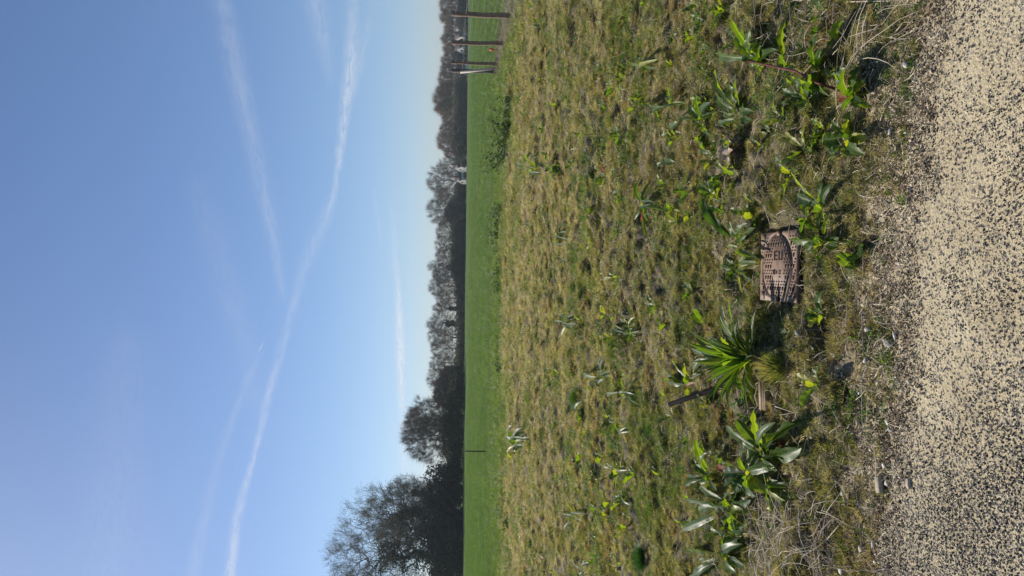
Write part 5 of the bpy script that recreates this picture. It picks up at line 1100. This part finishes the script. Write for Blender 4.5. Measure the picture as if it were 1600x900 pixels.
def streak(name, label, cat, pts, soft=1.0):
    """pts: (px, py, halfwidth px, density)"""
    ALT[0] += 130; alt = ALT[0]
    P_ = np.array(pts, float); s = np.concatenate([[0], np.cumsum(np.hypot(*np.diff(P_[:, :2], axis=0).T))]); ns = max(8, int(s[-1] / 8)); q = np.linspace(0, s[-1], ns)
    def cr(col):   # smooth interpolation
        v = np.interp(q, s, P_[:, col]); k = np.ones(5) / 5; vp = np.concatenate([[2 * v[0] - v[2], 2 * v[0] - v[1]], v, [2 * v[-1] - v[-2], 2 * v[-1] - v[-3]]]); return np.convolve(vp, k, 'valid')
    X, Y, Wd, Dn = cr(0), cr(1), cr(2), cr(3); Wd = Wd * .85; tx = np.gradient(X); ty = np.gradient(Y); ln = np.hypot(tx, ty); nxx, nyy = -ty / ln, tx / ln
    m = 13; V = []; dens = []; al = []
    for i in range(ns):
        for j in range(m):
            u = j / (m - 1) * 2 - 1; p = PZ(X[i] + nxx[i] * Wd[i] * u, Y[i] + nyy[i] * Wd[i] * u, alt); V.append(p[:])
            endf = min(1, i / 4, (ns - 1 - i) / 4); dens.append(Dn[i] * (math.exp(-(u * 1.9) ** 2) - math.exp(-3.61)) * (endf if endf < 1 else 1)); al.append((q[i] / 34, u * Wd[i] / 9 + 3 * len(label), 0))
    Q = [[i * m + j, i * m + j + 1, (i + 1) * m + j + 1, (i + 1) * m + j] for i in range(ns - 1) for j in range(m - 1)]
    me = mesh_np(name, V, np.array(Q), M_cloud, True)
    a = me.attributes.new('dens', 'FLOAT', 'POINT'); a.data.foreach_set('value', np.array(dens, dtype=np.float32)); a = me.attributes.new('along', 'FLOAT_VECTOR', 'POINT'); a.data.foreach_set('vector', np.array(al, dtype=np.float32).ravel())
    o = link(name, me); tag(o, label, cat); o.visible_shadow = True; return o
streak('contrail', 'long spread contrail running bent across the whole sky, brightest streak', 'contrail', [(552, -60, 16, .25), (551, 40, 20, .3), (548, 95, 22, .55), (541, 160, 18, .62), (531, 240, 13, .55), (524, 300, 9, .38), (506, 345, 24, .2), (488, 390, 26, .2), (471, 430, 19, .2), (455, 490, 14, .24), (440, 545, 15, .26), (421, 610, 14, .42), (408, 670, 12, .42), (395, 720, 11, .42), (380, 770, 14, .45), (369, 820, 17, .52), (359, 900, 20, .6), (350, 980, 22, .6)])
streak('contrail', 'wide faint old contrail slanting down from the upper right to meet the bright one', 'contrail', [(330, -90, 34, 0.186), (347, 0, 34, 0.198), (368, 100, 36, 0.223), (388, 190, 34, 0.211), (406, 270, 30, 0.198), (425, 360, 24, 0.198), (437, 430, 18, 0.186), (444, 480, 12, 0.136)])
streak('contrail', 'very faint curved contrail above the bright one on the left of the sky', 'contrail', [(412, 545, 6, 0.112), (392, 580, 12, 0.124), (368, 640, 14, 0.124), (347, 700, 18, 0.124), (326, 780, 20, 0.136), (305, 880, 24, 0.161), (292, 960, 26, 0.161)])
streak('contrail', 'short crisp fresh contrail behind the tiny airplane', 'contrail', [(414.2, 530, 1.8, .75), (410, 538, 2.2, .65), (405, 548, 2.8, .4), (400, 557, 4, .15)])
streak('cirrus_cloud', 'thin pale cirrus streak low above the tree row', 'cloud', [(612, 300, 12, .1), (618, 400, 14, .16), (623, 460, 8, .6), (624, 510, 13, .95), (626, 560, 14, .9), (628, 620, 11, .7), (630, 690, 10, .5), (632, 760, 10, .3)])
streak('cirrus_cloud', 'feathery cirrus wisps at the right edge of the sky', 'cloud', [(485, -60, 40, .22), (492, 0, 40, .22), (504, 60, 34, .2), (514, 110, 20, .12), (518, 150, 12, .05)])
streak('cirrus_cloud', 'fuzzy flare of cirrus beside the brightest part of the long contrail', 'cloud', [(585, -10, 8, .1), (572, 50, 16, .14), (560, 110, 22, .2), (548, 170, 16, .14)])
streak('cirrus_cloud', 'faint broad veil high in the left part of the sky', 'cloud', [(200, 500, 70, .06), (190, 620, 90, .07), (180, 760, 110, .09), (170, 900, 130, .10), (165, 980, 140, .10)])
streak('cirrus_cloud', 'faint short streak low in the sky below the long contrail', 'cloud', [(580, 280, 6, .05), (588, 320, 7, .14), (594, 370, 6, .12), (598, 400, 5, .03)])
streak('cirrus_cloud', 'barely visible veil between the two contrails', 'cloud', [(300, 260, 40, .04), (330, 360, 50, .08), (360, 470, 50, .10), (390, 560, 40, .08), (400, 660, 40, .06)])
# tiny airplane at the head of the fresh contrail
p = PZ(414.8, 528.6, 9600); q2 = PZ(410, 538, 9600); dr = (p - q2).normalized(); ap = empty('airplane', p, math.atan2(dr.y, dr.x)); tag(ap, 'tiny airplane far off at the head of the short crisp contrail', 'airplane')
M_air = simple_mat('aircraft_white', (.7, .7, .72), (.8, .8, .82), .1, .3)
mb = MB(); mb.tube([(-20, 0, 0), (-12, 0, 0), (14, 0, 0), (19, 0, 0), (21, 0, 0)], [.8, 2, 2, 1.4, .3], 8); mb.build('fuselage', M_air, ap, True)
for s in (-1, 1):
    mb = MB(); a = np.array([(4, s * 1.5, 0), (-2, s * 1.5, 0), (-8, s * 18, 1), (-6, s * 18, 1)]); mb.add(np.concatenate([a, a + [0, 0, .5]]), [[0, 1, 2, 3], [4, 7, 6, 5], [0, 4, 5, 1], [1, 5, 6, 2], [2, 6, 7, 3], [3, 7, 4, 0]]); mb.build('wing', M_air, ap)
mb = MB(); mb.box((-17, 0, 3.2), (4, .5, 6)); mb.box((-18, 0, .4), (3, 12, .4)); mb.build('tail', M_air, ap)

# ------------------------------------------------------------------ haze
m = bpy.data.materials.new('air'); m.use_nodes = True; m.node_tree.nodes.clear()
pv = m.node_tree.nodes.new('ShaderNodeVolumePrincipled'); mo = m.node_tree.nodes.new('ShaderNodeOutputMaterial'); m.node_tree.links.new(pv.outputs[0], mo.inputs['Volume'])
pv.inputs['Color'].default_value = (.80, .92, 1, 1); pv.inputs['Density'].default_value = .0002; pv.inputs['Anisotropy'].default_value = .2
mb = MB(); mb.box((0, 600, 15), (4200, 1500, 40)); o = mb.build('haze', m); tag(o, 'thin pale spring haze in the air over the field', 'haze', kind='stuff')
